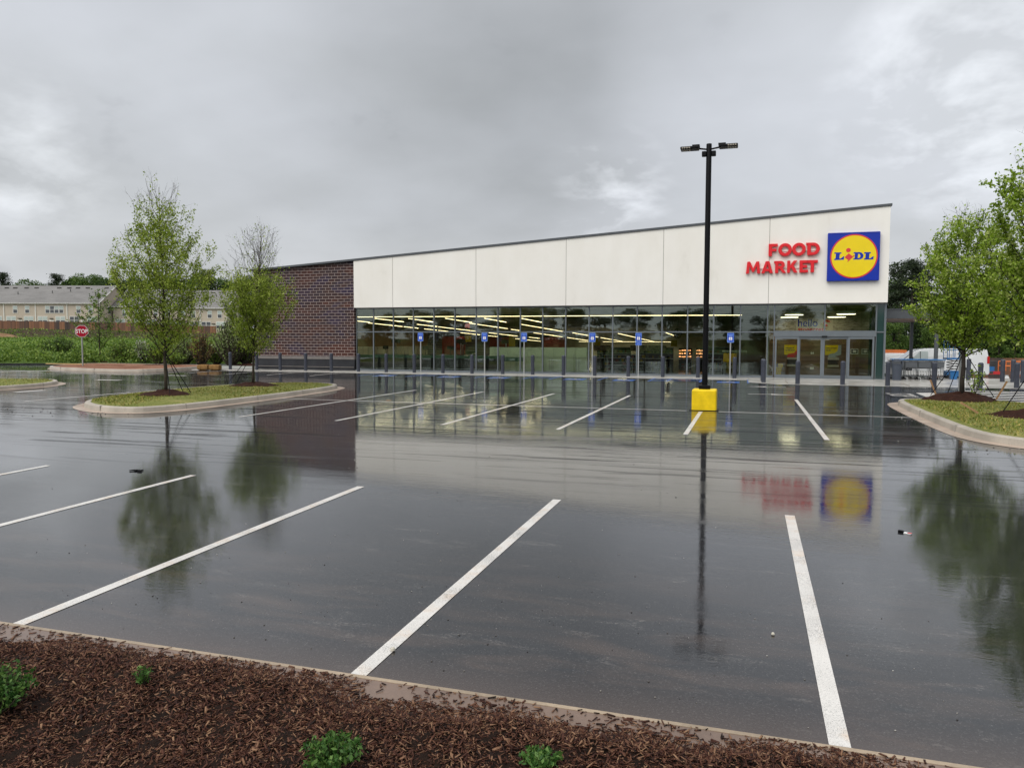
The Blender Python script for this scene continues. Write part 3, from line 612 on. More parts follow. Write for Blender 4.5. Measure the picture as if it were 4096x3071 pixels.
# front walk, apron, gravel
wk = MB(); wk.box(-31.4, .0, 37.35, 39.2, -.2, .13); struct(wk.build('front_walk', M['walk'], bevel=.01))
ap = MB()
for (x0, x1, y0, y1) in ((0., 6.2, 34.9, 39.2), (6.2, 16, 34.2, 42.2)):
    n = 8
    for j in range(n):
        a, b = y0+(y1-y0)*j/n, y0+(y1-y0)*(j+1)/n
        f = lambda y: max(G(3, min(y, 41.9))+.006, .13*sm((y-34.5)/2.5)) if x1 < 7 else G(3, min(y, 41.9))+.006+.022*sm((y-35)/3)
        ap.quad((x0, a, f(a)), (x1, a, f(a)), (x1, b, f(b)), (x0, b, f(b)))
ap.quad((1.2, 34.15, G(0, 34.15)+.005), (6.2, 34.15, G(0, 34.15)+.005), (6.2, 34.9, .106), (.0, 34.9, .106))
struct(ap.build('entrance_apron', M['walk']))
jn = MB()
for x in (1.6, 3.9, 6.3, 8.8, 11.4): jn.box(x, x+.02, 34.6, 39.1, .08, .138 if x < 6 else .1315)
struct(jn.build('walk_joints', M['joint']))
gv = MB(); gv._a([(-33.5, 39.3, .13), (-28.4, 39.3, .13), (-28.4, 60, .2), (-40, 60, .2), (-36, 46, .15)], [(0, 1, 2, 3, 4)]); struct(gv.build('gravel_path', M['gravel']))

# ------------------------------------------------------------------ supermarket
YF = 39.19; YW = 38.89
B = empty('supermarket_building', (-11, YF, 0), 'long low supermarket with white upper wall, dark brick left end and glass front', 'building')
def rz_(x): return 6.458+(x+21.5)*.0637       # top edge of the roof fascia
XL, XR = -28.25, 6.08
m = MB(); m.prism([(XL, .93), (-21.56, .93), (-21.56, rz_(-21.56)-.10), (XL, rz_(XL)-.10)], YF-.14, YF+.2); m.build('brick_wall', M['brick'], B)
m = MB(); m.box(XL, -21.56, YF-.16, YF+.2, .76, .928); m.build('base_cap', M['basecap'], B)
m = MB(); m.box(XL+.02, -21.58, YF-.13, YF+.2, .131, .758); m.build('base_course', M['basedark'], B)
m = MB(); m.box(XL+.02, -21.6, YF-.17, YF-.13, .30, .335); m.build('ledge_strip', M['basecap'], B)
JX = [-21.5, -19.06, -14.12, -9.15, -4.17, .84, XR]
for a, b in zip(JX[:-1], JX[1:]):
    m = MB(); m.prism([(a+.012, 3.71), (b-.012, 3.71), (b-.012, rz_(b)-.1), (a+.012, rz_(a)-.1)], YW, YW+.3); m.build('wall_panel', M['stucco'], B)
for x in JX[1:-1]: MB().box(x-.012, x+.012, YW+.012, YW+.2, 3.712, rz_(x)-.11).build('panel_joint', M['joint'], B)
m = MB(); m.prism([(XL-.08, rz_(XL)-.105), (XR+.05, rz_(XR)-.105), (XR+.05, rz_(XR)), (XL-.08, rz_(XL))], YW-.05, YW+.35); m.build('roof_fascia', M['fascia'], B)
m = MB(); m.prism([(XL, rz_(XL)-.25), (XR, rz_(XR)-.25), (XR, rz_(XR)-.12), (XL, rz_(XL)-.12)], YW+.36, 96.); m.build('roof', M['roofm'], B)
m = MB(); m.prism([(YF+.2, .0), (96, -1.6), (96, rz_(XL)-.25), (YF+.2, rz_(XL)-.25)], XL, XL+.3, 'x'); m.build('side_wall', M['brick'], B)
m = MB(); m.prism([(YF+.45, .0), (96, -1.6), (96, rz_(XR)-.3), (YF+.45, rz_(XR)-.3)], XR-.3, XR, 'x'); m.build('side_wall', M['stucco'], B)
m = MB(); m.prism([(YW+.31, 3.71), (YF+.45, 3.71), (YF+.45, rz_(XR)-.3), (YW+.31, rz_(XR)-.3)], XR-.3, XR, 'x'); m.build('side_wall', M['stucco'], B)
m = MB(); m.box(XL, XR, 95.7, 96, -1.6, 8); m.build('back_wall', M['inwall'], B)
FS = -.02
def fz(y): return .125+FS*(y-YF)
m = MB(); m._a([(XL+.3, YF+.05, fz(YF)), (XR-.3, YF+.05, fz(YF)), (XR-.3, 95.7, fz(95.7)), (XL+.3, 95.7, fz(95.7))], [(0, 1, 2, 3)]); m.build('shop_floor', M['floor'], B)
m = MB(); m.prism([(YF+.15, 3.72), (95.7, 2.35), (95.7, 2.45), (YF+.15, 3.82)], XL+.3, XR-.3, 'x'); m.build('shop_ceiling', M['ceil'], B)
m = MB(); m.box(-21.5, XR, YF-.05, YF+.1, 3.665, 3.709); m.build('window_head', M['fascia'], B)
m = MB(); m.box(-21.56, 1.13, YF-.05, YF+.1, .125, .20); m.build('window_sill', M['frame'], B)
MX = [-21.50, -20.413, -19.169, -17.94, -16.70, -15.45, -14.209, -12.962, -11.70, -10.463, -9.213, -7.972, -6.729, -5.482, -4.221, -2.96, -1.699, -.427, .838, 1.151]
def window(x0, x1, z0, z1, fr=.03, mg=None):
    m = MB(); m.box(x0+fr, x1-fr, YF, YF+.012, z0+fr, z1-fr); w = m.build('window', mg or M['glass'], B)
    m = MB(); e = .0015
    m.box(x0+e, x0+fr, YF-.04, YF+.08, z0+e, z1-e); m.box(x1-fr, x1-e, YF-.04, YF+.08, z0+e, z1-e)
    m.box(x0+fr, x1-fr, YF-.038, YF+.078, z0+e, z0+fr); m.box(x0+fr, x1-fr, YF-.038, YF+.078, z1-fr, z1-e)
    m.build('frame', M['frame'], w, org=B.location); return w
for a, b in zip(MX[:-1], MX[1:]):
    window(a, b, .20, 2.345); window(a, b, 2.345, 3.665)
window(1.151, 3.419, 2.38, 3.665); window(3.419, 5.653, 2.38, 3.665)
window(5.653, 6.02, .13, 2.345, mg=M['sideglass']); window(5.653, 6.02, 2.345, 3.665, mg=M['sideglass'])
m = MB(); m.box(6.02, 6.075, YF-.05, YF+.45, .13, 3.709); m.build('corner_post', M['frame'], B)
m = MB(); m.box(1.153, 5.651, YF-.07, YF+.1, 2.135, 2.378); dh = m.build('door_header', M['frame'], B)
m = MB(); m.box(3.30, 3.54, YF-.12, YF-.072, 2.10, 2.16); m.build('motion_sensor', M['black'], dh, org=B.location)
m = MB(); m.box(1.153, 5.651, YF-.06, YF+.1, .12, .15); m.build('threshold', M['frame'], B)
def door(x0, x1, yo, name):
    m = MB(); f = .085; z0, z1 = .152, 2.133
    m.box(x0, x0+f, yo, yo+.045, z0, z1); m.box(x1-f, x1, yo, yo+.045, z0, z1); m.box(x0+f, x1-f, yo+.001, yo+.044, z0, z0+.13); m.box(x0+f, x1-f, yo+.001, yo+.044, z1-.12, z1)
    d = m.build(name, M['frame'], B)
    m = MB(); m.box(x0+f, x1-f, yo+.018, yo+.026, z0+.13, z1-.12); m.build('glass_pane', M['glass'], d, org=B.location)
door(1.19, 2.30, YF-.045, 'side_panel'); door(4.46, 5.60, YF-.045, 'side_panel'); door(2.27, 3.352, YF+.01, 'sliding_door'); door(3.358, 4.49, YF+.01, 'sliding_door')
# vestibule
VY = 43.2
m = MB(); m.box(.85, 6.0, VY, VY+.1, -.1, 2.37); m.build('wood_wall', M['plank'], B)
m = MB(); m.box(.85, 6.0, VY+.0, VY+.1, 2.372, 3.5); m.build('stone_wall', M['stone'], B)
m = MB(); m.box(.86, .95, 40.0, VY, .05, 3.5); m.build('vestibule_wall', M['inwall'], B)
m = MB(); m.box(5.5, 5.6, 40.2, VY, .05, 3.5); m.build('vestibule_side_glass', M['sideglass'], B)
# left inner wall: tan band above bright panels
m = MB(); m.prism([(46, 1.4), (64, 1.3), (64, 2.9), (46, 3.3)], XL+.31, XL+.36, 'x'); m.build('tan_wall_band', M['tan'], B)
m = MB(); m.prism([(46, -.1), (64, -.4), (64, 1.29), (46, 1.39)], XL+.31, XL+.34, 'x'); wp = m.build('lower_wall', M['inwall'], B)
for k in range(7):
    y = 49.4+1.6*k
    m = MB(); m.prism([(y, .2), (y+.85, .2), (y+.85, 1.25), (y, 1.25)], XL+.35, XL+.40, 'x'); m.build('pale_wall_panel', M['cream'], wp, org=B.location)

# wall signs
FM = empty('food_market_sign', (.8, YW, 5.1), 'red raised capital letters reading FOOD MARKET on the white wall', 'sign')
LET = {
 'F': [[(0, 0), (.27, 0), (.27, .38), (.62, .38), (.62, .60), (.27, .60), (.27, .77), (.70, .77), (.70, 1), (0, 1)]],
 'O': 'ring', 'D': 'dee',
 'M': [[(0, 0), (.25, 0), (.30, .62), (.52, .12), (.66, .12), (.88, .62), (.93, 0), (1.18, 0), (1.08, 1), (.84, 1), (.59, .44), (.34, 1), (.10, 1)]],
 'A': 'ay', 'R': 'ar',
 'K': [[(0, 0), (.27, 0), (.27, .30), (.37, .41), (.62, 0), (.95, 0), (.58, .60), (.92, 1), (.58, 1), (.27, .62), (.27, 1), (0, 1)]],
 'E': [[(0, 0), (.72, 0), (.72, .23), (.27, .23), (.27, .39), (.64, .39), (.64, .61), (.27, .61), (.27, .77), (.70, .77), (.70, 1), (0, 1)]],
 'T': [[(.29, 0), (.56, 0), (.56, .76), (.85, .76), (.85, 1), (0, 1), (0, .76), (.29, .76)]]}
def arc(cx, cz, rx, rz2, a0, a1, n): return [(cx+rx*math.cos(R(a0+(a1-a0)*i/n)), cz+rz2*math.sin(R(a0+(a1-a0)*i/n))) for i in range(n+1)]
def band(mb, A, C, y0, y1):
    """closed band between outer path A and inner path C (same count)"""
    n = len(A); vs = []
    for y in (y0, y1): vs += [(a[0], y, a[1]) for a in A]+[(c[0], y, c[1]) for c in C]
    fs = []
    for i in range(n-1):
        fs += [(i, i+1, n+i+1, n+i), (2*n+i, 3*n+i, 3*n+i+1, 2*n+i+1), (i, 2*n+i, 2*n+i+1, i+1), (n+i, n+i+1, 3*n+i+1, 3*n+i)]
    fs += [(0, n, 3*n, 2*n), (n-1, 3*n-1, 4*n-1, 2*n-1)]
    mb._a(vs, fs)
def letter(ch, x, z, h, w=None):
    mb = MB(); y0, y1 = YW-.16, YW-.05; L_ = LET[ch]
    S = lambda pts: [(x+p[0]*h*(w or 1), z+p[1]*h) for p in pts]
    if L_ == 'ring': band(mb, S(arc(.52, .5, .53, .52, 0, 360, 36)), S(arc(.52, .5, .26, .27, 0, 360, 36)), y0, y1)
    elif L_ == 'dee':
        band(mb, S([(.0, 1)]+arc(.42, .5, .53, .5, 90, -90, 18)+[(.0, 0)]+[(.0, 1)]), S([(.27, .76)]+arc(.42, .5, .26, .26, 90, -90, 18)+[(.27, .24)]+[(.27, .76)]), y0, y1)
        mb.prism(S([(-.1, .80), (.0, .80), (.0, 1), (-.1, 1)]), y0+.001, y1, 'y')
    elif L_ == 'ay':
        mb.prism(S([(-.02, 0), (.26, 0), (.52, .76), (.40, 1), (.34, 1)]), y0, y1); mb.prism(S([(.70, 0), (.98, 0), (.66, 1), (.401, 1), (.5201, .76)]), y0, y1)
        mb.prism(S([(.28, .16), (.66, .16), (.60, .37), (.35, .37)]), y0+.002, y1)
    elif L_ == 'ar':
        mb.prism(S([(0, 0), (.27, 0), (.27, 1), (0, 1)]), y0, y1); mb.prism(S([(-.1, .80), (-.001, .80), (-.001, 1), (-.1, 1)]), y0+.002, y1)
        band(mb, S([(.271, 1)]+arc(.45, .67, .36, .33, 90, -90, 12)+[(.271, .34)]), S([(.271, .77)]+arc(.44, .67, .11, .10, 90, -90, 12)+[(.271, .57)]), y0, y1)
        mb.prism(S([(.36, .36), (.64, 0), (.95, 0), (.62, .42)]), y0+.003, y1)
    else: mb.prism(S(L_[0]), y0, y1)
    o = mb.build('letter', M['letter_red'], FM, smooth=False, bevel=.012); return o
h = .585
for ch, x in zip('FOOD', (.80, 1.245, 1.86, 2.53)): letter(ch, x, 5.95, h, 1.0 if ch != 'O' else .98)
for ch, x, w_ in zip('MARKET', (-.22, .50, 1.115, 1.655, 2.12, 2.535), (.98, .92, .92, .92, .92, .97)): letter(ch, x if ch != 'E' else 2.205, 5.145, h-.01, w_ if ch != 'K' else .86)
mb = MB()
for x, z, w_ in ((1.6, 6.2, .6), (2.6, 6.2, .6), (.3, 5.4, .7), (1.8, 5.4, .9), (2.7, 5.4, .5)): mb.box(x-w_/2, x+w_/2, YW-.05, YW, z-.03, z+.03)
mb.build('mounting_rail', M['stucco'], FM)
LS = empty('logo_sign', (4.53, YW, 4.71), 'square blue logo sign with a yellow disc, red ring and LiDL lettering', 'sign')
x0, z0, sz = 3.415, 4.71, 2.235; yq = YW-.20
m = MB(); m.box(x0, x0+sz, yq, YW, z0, z0+sz); m.build('sign_box', M['logo_blue'], LS, bevel=.03)
m = MB(); e = .05
m.box(x0+.012, x0+sz-.012, yq-.012, yq-.001, z0+.012, z0+e); m.box(x0+.012, x0+sz-.012, yq-.012, yq-.001, z0+sz-e, z0+sz-.012)
m.box(x0+.012, x0+e, yq-.0118, yq-.001, z0+e, z0+sz-e); m.box(x0+sz-e, x0+sz-.012, yq-.0118, yq-.001, z0+e, z0+sz-e); m.build('rim', M['logo_blue'], LS)
def uv(u, v): return (x0+u*sz, z0+v*sz)
def disc(u, v, r, ya, yb, mat_, name, n=72, rv=None):
    m = MB(); m.prism([uv(u+r*math.cos(2*math.pi*i/n), v+(rv or r)*math.sin(2*math.pi*i/n)) for i in range(n)], ya, yb); return m.build(name, mat_, LS)
disc(.507, .503, .455, yq-.008, yq-.001, M['logo_red'], 'red_ring'); disc(.507, .503, .428, yq-.013, yq-.0085, M['logo_yellow'], 'yellow_disc')
def px(pts): return [uv((x-655)/1225, 1-(y+(x-655)*.033-200)/1140) for x, y in pts]
def glyph(pts, mat_, name, k=0): m = MB(); m.prism(px(pts), yq-.018-k, yq-.0135); return m.build(name, mat_, LS)
glyph([(815, 660), (985, 655), (980, 685), (947, 690), (937, 800), (965, 800), (1030, 752), (1055, 750), (1040, 828), (815, 838), (820, 808), (845, 805), (855, 690), (818, 690)], M['logo_blue'], 'logo_letter')
glyph([(1155, 675), (1243, 742), (1283, 712), (1292, 728), (1140, 878), (1122, 868), (1150, 838), (1060, 772)], M['logo_red'], 'logo_letter')
disc((1145-655)/1225, 1-(603+16-200)/1140, .045, yq-.018, yq-.0135, M['logo_red'], 'logo_dot', 24)
dp = [(1268, 652), (1400, 648)]+[(1400+100*math.sin(R(a)), 733-85*math.cos(R(a))) for a in range(15, 180, 15)]+[(1395, 820), (1262, 822), (1266, 798), (1292, 796), (1299, 682), (1268, 680)]
glyph(dp, M['logo_blue'], 'logo_letter')
glyph([(1378, 688)]+[(1382+45*math.sin(R(a)), 737-50*math.cos(R(a))) for a in range(10, 180, 17)]+[(1368, 787)], M['logo_yellow'], 'logo_counter', .002)
glyph([(1515, 650), (1670, 645), (1668, 672), (1640, 676), (1630, 790), (1655, 790), (1715, 745), (1738, 745), (1730, 815), (1510, 822), (1514, 795), (1540, 792), (1550, 680), (1513, 680)], M['logo_blue'], 'logo_letter')

# ------------------------------------------------------------------ interior things
O9 = ['first', 'second', 'third', 'fourth', 'fifth', 'sixth', 'seventh', 'eighth', 'ninth']
LIGHTS = [((-22.16, 40.51), (-.38, 40.9)), ((-21.8, 41.9), (-21.8, 46.1)), ((-19.7, 42.3), (-19.8, 46.6)), ((-17.3, 42.3), (-17.4, 47.1)), ((-14.9, 42.5), (-15, 47)), ((-12.7, 42.5), (-12.7, 47.3)),
 ((-24.5, 44.6), (-24.5, 46.5)), ((-25, 47.2), (-25, 52.6)), ((-25, 52.9), (-25, 55.5)), ((-22.3, 49.3), (-22.3, 52.9)), ((-22.3, 53.2), (-22.3, 61.7)), ((-25, 56.7), (-25, 59.2)), ((-25, 59.6), (-25, 62.2)),
 ((-17.9, 48), (-17.9, 56.5)), ((-25, 64.8), (-25, 70)), ((-18, 57.7), (-18, 60)), ((-14.8, 49.7), (-14.8, 62.5)), ((-22.3, 64.8), (-22.3, 73.7)), ((-18.1, 64.7), (-18.1, 75.5)), ((-14.6, 64.7), (-14.6, 92)),
 ((-18.1, 77.6), (-18.1, 92)), ((-10.9, 66.2), (-10.9, 92.6)), ((-6.6, 64), (-6.6, 71.2)), ((-25, 72.5), (-25, 75.3)), ((-25.1, 79.3), (-25.1, 93)), ((-22, 76.8), (-22, 81)), ((-20.3, 93.5), (-18.3, 93.5)), ((-17.3, 93.5), (-8.8, 93.5))]
for k, (a, b) in enumerate(LIGHTS):
    za, zb = 3.25-.03*(a[1]-40), 3.25-.03*(b[1]-40)
    r = .013 if k == 0 else .013
    m = MB(); pa, pb = Vector((a[0], a[1], za)), Vector((b[0], b[1], zb)); d = (pb-pa).normalized(); ln = (pb-pa).length
    rot = d.to_track_quat('X', 'Z').to_matrix(); m.obox((pa+pb)/2, (ln, r*2, r*1.7), rot)
    w = {0: 'longest strip light, running along the shop front behind the glass', 26: 'short strip light at the far back of the shop', 27: 'long strip light across the far back of the shop'}.get(k)
    if not w:
        xi = [-25, -22, -19.8, -18, -17.3, -14.8, -12.7, -10.9, -6.6]; xn = min(range(9), key=lambda i: abs(xi[i]-a[0]))
        w = 'strip light in the %s row from the left in the shop, %s from the windows' % (O9[xn], O9[sum(1 for (c, _) in LIGHTS[1:26] if min(range(9), key=lambda i: abs(xi[i]-c[0])) == xn and c[1] < a[1])])
    t = empty('strip_light', ((a[0]+b[0])/2, (a[1]+b[1])/2, max(za, zb)), w, 'light', 'strip lights hanging in the shop')
    m.build('tube', M['lit'], t)
    m = MB(); m.obox((pa+pb)/2+Vector((0, 0, .035)), (ln, .05, .02), rot)
    for s in (.12, .88):
        p = pa.lerp(pb, s); m.box(p.x-.006, p.x+.006, p.y-.006, p.y+.006, p.z+.04, 3.72-.0245*(p.y-YF))
    m.build('housing', M['dark'], t)
    ld = bpy.data.lights.new('tube_light', 'AREA'); ld.shape = 'RECTANGLE'; ld.size = ln; ld.size_y = .09; ld.energy = 4.5*ln; ld.color = (1, .86, .66)
    lo = bpy.data.objects.new('tube_light', ld); COL.objects.link(lo); lo.parent = t
    lo.location = (pa+pb)/2-Vector((0, 0, .03))-t.location; lo.rotation_euler = (0, 0, math.atan2(d.y, d.x))
for k, (x, y, z, lb) in enumerate(((2.12, 40.75, 3.20, 'left front'), (1.98, 42.3, 3.12, 'left rear'), (4.52, 40.75, 3.22, 'right front'), (4.25, 42.3, 3.12, 'right rear'))):
    t = empty('drum_light', (x, y, z), lb+' round drum light glowing in the entrance lobby', 'light', 'round lights in the entrance lobby')
    m = MB(); m.lathe([(.44, .025), (.44, .16 if 'front' in lb else .06), (.43, .161 if 'front' in lb else .061)], (x, y, z), 28); m.build('drum', M['panel'], t, smooth='auto')
    m = MB(); m.lathe([(.43, 0), (.435, .024)], (x, y, z), 28); m.build('diffuser', M['lit2'], t)
    m = MB(); m.box(x-.01, x+.01, y-.01, y+.01, z+.16 if 'front' in lb else z+.06, 3.62); m.build('stem', M['dark'], t)
# greeting board
t = empty('greeting_board', (3.25, VY, 2.4), 'cream board with hello in blue and stonecrest in red above the lobby wall', 'sign')
m = MB(); m.box(2.36, 4.17, VY-.05, VY-.002, 2.2, 3.12); m.build('board', M['cream'], t)
text('hello', .54, M['logo_blue'], 'greeting_word', t, (2.93-3.25, -.056, 2.68-2.4), ext=.003, off=.006, sx=.95)
text('stonecrest', .38, M['logo_red'], 'place_word', t, (3.15-3.25, -.056, 2.40-2.4), ext=.003, off=.006, sx=.85)
m = MB(); A = arc(3.86, 2.86, .17, .17, 55, 290, 16); C = arc(3.86, 2.86, .07, .07, 55, 290, 16); band(m, A, C, VY-.056, VY-.051); m.prism([(3.86, 2.90), (4.04, 2.90), (4.0, 2.98), (3.86, 2.98)], VY-.056, VY-.0512); m.build('emblem', M['logo_red'], t)
# posters and fixtures in lobby
for k, (xa, xb, lines, lab, dk) in enumerate(((1.80, 2.58, ['too good', 'to be true'], 'yellow poster reading too good to be true behind the left door', 'logo_red'), (3.82, 4.60, ['low priced', 'finds'], 'yellow poster about low prices behind the right sliding door', 'steel'))):
    t = empty('poster', ((xa+xb)/2, VY, 1.15), lab, 'poster', 'yellow posters on the lobby wall')
    m = MB(); m.box(xa, xb-.12, VY-.04, VY-.002, 1.18, 1.70); m.build('sheet', M['yelpanel'] if False else M['logo_yellow'], t)
    for i_, tx_ in enumerate(lines): text(tx_, .12, M['dark'], 'print', t, (xa+.06-(xa+xb)/2, -.042, .36-.12*i_), ext=.001, off=.003, align='LEFT', sx=.95)
    m = MB(); m.prism([(xb-.30, 1.12), (xb, 1.2), (xb, 1.70), (xb-.14, 1.70), (xb-.17, 1.40), (xb-.30, 1.28), (xa+.2, 1.22), (xa+.14, 1.05), (xb-.14, 1.05)], VY-.048, VY-.041); m.build('food_picture', M[dk], t)
    t2 = empty('leaflet_rack', ((xa+xb)/2, VY, .6), 'wall rack of pale trays under the %s yellow poster' % ('left' if k == 0 else 'right'), 'rack', 'leaflet racks on the lobby wall')
    m = MB(); m.box(xa+.14, xb-.1, VY-.12, VY-.002, .93, 1.04); m.box(xa+.14, xb-.1, VY-.14, VY-.002, .56, .66); m.build('tray', M['cream'], t2)
    m = MB(); m.box(xa+.16, xb-.12, VY-.06, VY-.003, .662, .928); m.build('rack_back', M['dark'], t2)
m = MB(); m.box(5.05, 5.42, VY-.05, VY-.003, 1.24, 1.52); o = m.build('notice_frame', M['white']); tag(o, 'small white framed notice on the lobby wall at the far right door', 'frame')
m = MB(); m.box(5.08, 5.39, VY-.054, VY-.051, 1.27, 1.49); m.build('notice_sheet', M['dark'], o)
m = MB(); m.obox((5.24, VY-.057, 1.385), (.16, .004, .13), Matrix.Rotation(.15, 3, 'Y')); m.build('notice_card', M['white'], o)
m = MB(); m.box(3.12, 3.18, VY-.03, VY-.002, 1.22, 1.32); m.box(3.21, 3.27, VY-.03, VY-.002, 1.22, 1.32); tag(m.build('light_switch', M['white']), 'pair of white switches on the lobby wood wall between the posters', 'switch')
m = MB(); m.box(3.10, 3.29, VY-.03, VY-.002, .42, .54); tag(m.build('wall_outlet', M['white']), 'white double outlet low on the lobby wood wall', 'outlet')
t = empty('mop_bucket', (1.42, 40.0, .12), 'yellow mop bucket standing inside the left door', 'bucket')
m = MB(); m.prism([(1.30, .20), (1.52, .20), (1.58, .62), (1.27, .62)], 39.85, 40.15); m.build('tub', M['mop'], t, bevel=.02)
m = MB(); m.box(1.40, 1.62, 39.9, 40.1, .62, .80); m.build('wringer', M['mop'], t, bevel=.02)
m = MB(); m.tube([(1.34, 40, .8), (1.26, 40, 1.02)], .015); m.build('handle', M['mop'], t)
m = MB()
for dx in (-.1, .1): m.lathe([(.03, .11), (.03, .19)], (1.42+dx, 40, 0), 8)
m.build('caster', M['dark'], t)
# checkout and shelf things seen through the glass
t = empty('window_counter', (-17.8, 40.25, .12), 'long low green-grey counter just inside the left windows', 'counter')
m = MB(); m.box(-22.0, -13.2, 40.15, 40.6, .87, 1.02+.0); m.build('counter_top', M['green_rail'], t)
m = MB(); m.box(-22.0, -13.2, 40.3, 40.6, .1, .868); m.build('counter_body', M['dark'], t)
m = MB(); m.box(-22.0, -13.2, 40.16, 40.19, .25, .28); m.build('kick_rail', M['steel'], t)
for k in range(9):
    x = -21.8+k*1.05; m = MB(); m.box(x, x+.03, 40.16, 40.19, .1, .25); m.build('rail_post', M['steel'], t)
t = empty('cabinet_row', (-11.5, 42.2, .05), 'row of pale green-grey cabinets behind the middle windows', 'cabinet')
for k in range(9):
    x = -14.4+k*.64; m = MB(); m.box(x+.006, x+.634, 42.0, 42.5, .12, 1.49); m.build('door', M['panel'], t)
m = MB(); m.box(-14.35, -8.7, 42.02, 42.5, .04, .118); m.build('plinth', M['dark'], t)
m = MB(); m.box(-14.42, -12.2, 41.4, 41.5, .70, .92); m.build('rail', M['green_rail'], t)
for k in range(9):
    x = -13.2+k*1.5; w = .98 if k < 8 else .8
    t = empty('guard_rail', (x+.7, 40.0, .1), 'low steel guard rail inside the glass, %s counting from the left' % ('first', 'second', 'third', 'fourth', 'fifth', 'sixth', 'seventh', 'eighth', 'ninth')[k], 'rail', 'steel guard rails inside the windows')
    m = MB()
    for a, b in (((x, 40, .1), (x, 40, w)), ((x+1.4, 40, .1), (x+1.4, 40, w)), ((x, 40, w), (x+1.4, 40, w)), ((x, 40, .26), (x+1.4, 40, .26))): m.tube([a, b], .014, 6)
    m.build('frame', M['steel'], t)
    m = MB(); m.box(x+.06, x+.08, 39.99, 40.01, .26, w-.01); m.build('inner_post', M['steel'], t)
def checkout(x, y, lab):
    z = fz(y); t = empty('checkout_desk', (x, y, z), lab, 'checkout', 'checkout desks inside the shop')
    m = MB(); m.box(x-1.1, x+1.0, y-.35, y+.35, z, z+.88); m.build('desk', M['dark'], t)
    m = MB(); m.box(x-1.25, x+1.15, y-.42, y+.42, z+.881, z+.94); m.build('belt', M['steel'] if False else M['dark'], t)
    m = MB(); m.box(x+.3, x+.36, y-.03, y+.03, z+.94, z+1.75); m.build('sign_pole', M['steel'], t)
    m = MB(); m.box(x+.0, x+.66, y-.03, y+.03, z+1.752, z+2.02); m.build('lane_sign', M['dark'], t)
    m = MB(); m.box(x-.5, x-.46, y-.02, y+.02, z+.94, z+1.3); m.box(x-.7, x-.28, y-.03, y+.03, z+1.301, z+1.55); m.build('till_screen', M['dark'], t)
for k, (x, y) in enumerate(((-24.6, 50), (-22.6, 52.5), (-19.6, 50), (-16.6, 51), (-22.5, 58))): checkout(x, y, ('dark checkout desk with lane sign, %s of those behind the left windows' % ('leftmost', 'second from left', 'fourth from left', 'rightmost', 'farthest back')[k]))
t = None
for k, (xa, xb, za, zb, y) in enumerate(((-24.0, -22.0, .35, 2.15, 58), (-19.9, -18.3, 1.25, 2.1, 58), (-15.4, -13.6, 1.3, 2.1, 58))):
    o = MB().box(xa, xb, y, y+.2, za, zb).build('red_wall_board', M['redpanel'], org=((xa+xb)/2, y, za)); tag(o, '%s dark red board deep inside the shop, seen through the left windows' % ('largest', 'middle', 'rightmost')[k], 'board', 'red boards inside the shop')
for k, (xa, xb, za, zb, y) in enumerate(((-18.95, -18.5, 1.75, 2.2, 50), (-15.75, -15.3, 1.45, 2.15, 50), (-9.8, -9.4, 1.55, 2.1, 50), (-5.0, -4.6, 1.5, 1.9, 52))):
    t = empty('hanging_sign', ((xa+xb)/2, y, zb), 'yellow hanging sign inside the shop, %s from the left' % O9[k], 'sign', 'yellow hanging signs inside the shop')
    MB().box(xa, xb, y, y+.03, za, zb).build('board', M['yelpanel'], t); m = MB(); m.box(xa+.05, xa+.06, y, y+.01, zb, 3.42); m.box(xb-.06, xb-.05, y, y+.01, zb, 3.42); m.build('wires', M['dark'], t)
t = empty('exit_sign', (-17.66, 47, 2.96), 'small red lit exit sign hanging from the shop ceiling', 'sign')
MB().box(-17.83, -17.5, 47, 47.05, 2.70, 2.96).build('box', M['exitred'], t); MB().box(-17.67, -17.65, 47.02, 47.03, 2.96, 3.5).build('stem', M['dark'], t)
def shelf(xa, xb, y, z1, lab, lit=False, name='shelf_unit'):
    z = fz(y); t = empty(name, ((xa+xb)/2, y, z), lab, 'shelf', 'shelf units inside the shop')
    MB().box(xa, xb, y+.35, y+.42, z, z1).build('back_panel', M['dark'], t)
    n = 4
    for k in range(n):
        zz = z+.3+(z1-z-.35)*k/(n-1); MB().box(xa, xb, y, y+.349, zz, zz+.03).build('shelf', M['steel'] if not lit else M['dark'], t)
    m = MB(); x = xa+.05
    goods = []
    while x < xb-.1:
        w = random.uniform(.08, .22); k = random.randint(0, n-2); zz = z+.3+(z1-z-.35)*k/(n-1)+.03
        m.mat(random.randint(0, 3)); m.box(x, x+w, y+.02, y+.3, zz+.001, zz+random.uniform(.12, .26)); x += w*random.uniform(.35, 1.1)
    m.build('goods', [M['cream'], M['redpanel'], M['yelpanel'], M['green_rail']], t)
    if lit:
        m = MB()
        for k in range(3):
            for j in range(5):
                xx = xa+(xb-xa)*(j+.2)/5; zz = .72+k*.22; m.box(xx, xx+(xb-xa)/7*random.uniform(.5, 1.3), y-.02, y-.005, zz, zz+random.uniform(.03, .10))
        m.build('warm_lamps', M['warm'], t)
    return t
for k, (a, b, y, z1) in enumerate(((-11.6, -8.9, 60, 1.35), (-8.4, -5.6, 60, 1.35), (-9.5, -6.8, 52, .95), (-2.8, -1.0, 56, 1.45), (-26.5, -24, 66, .9), (-13.5, -12, 70, 1.2), (-20.8, -18, 66, .9))):
    shelf(a, b, y, z1, 'dark stocked shelf unit inside the shop, %s from the left' % O9[sum(1 for q in (-11.6, -8.4, -9.5, -2.8, -26.5, -13.5, -20.8) if q < a)])
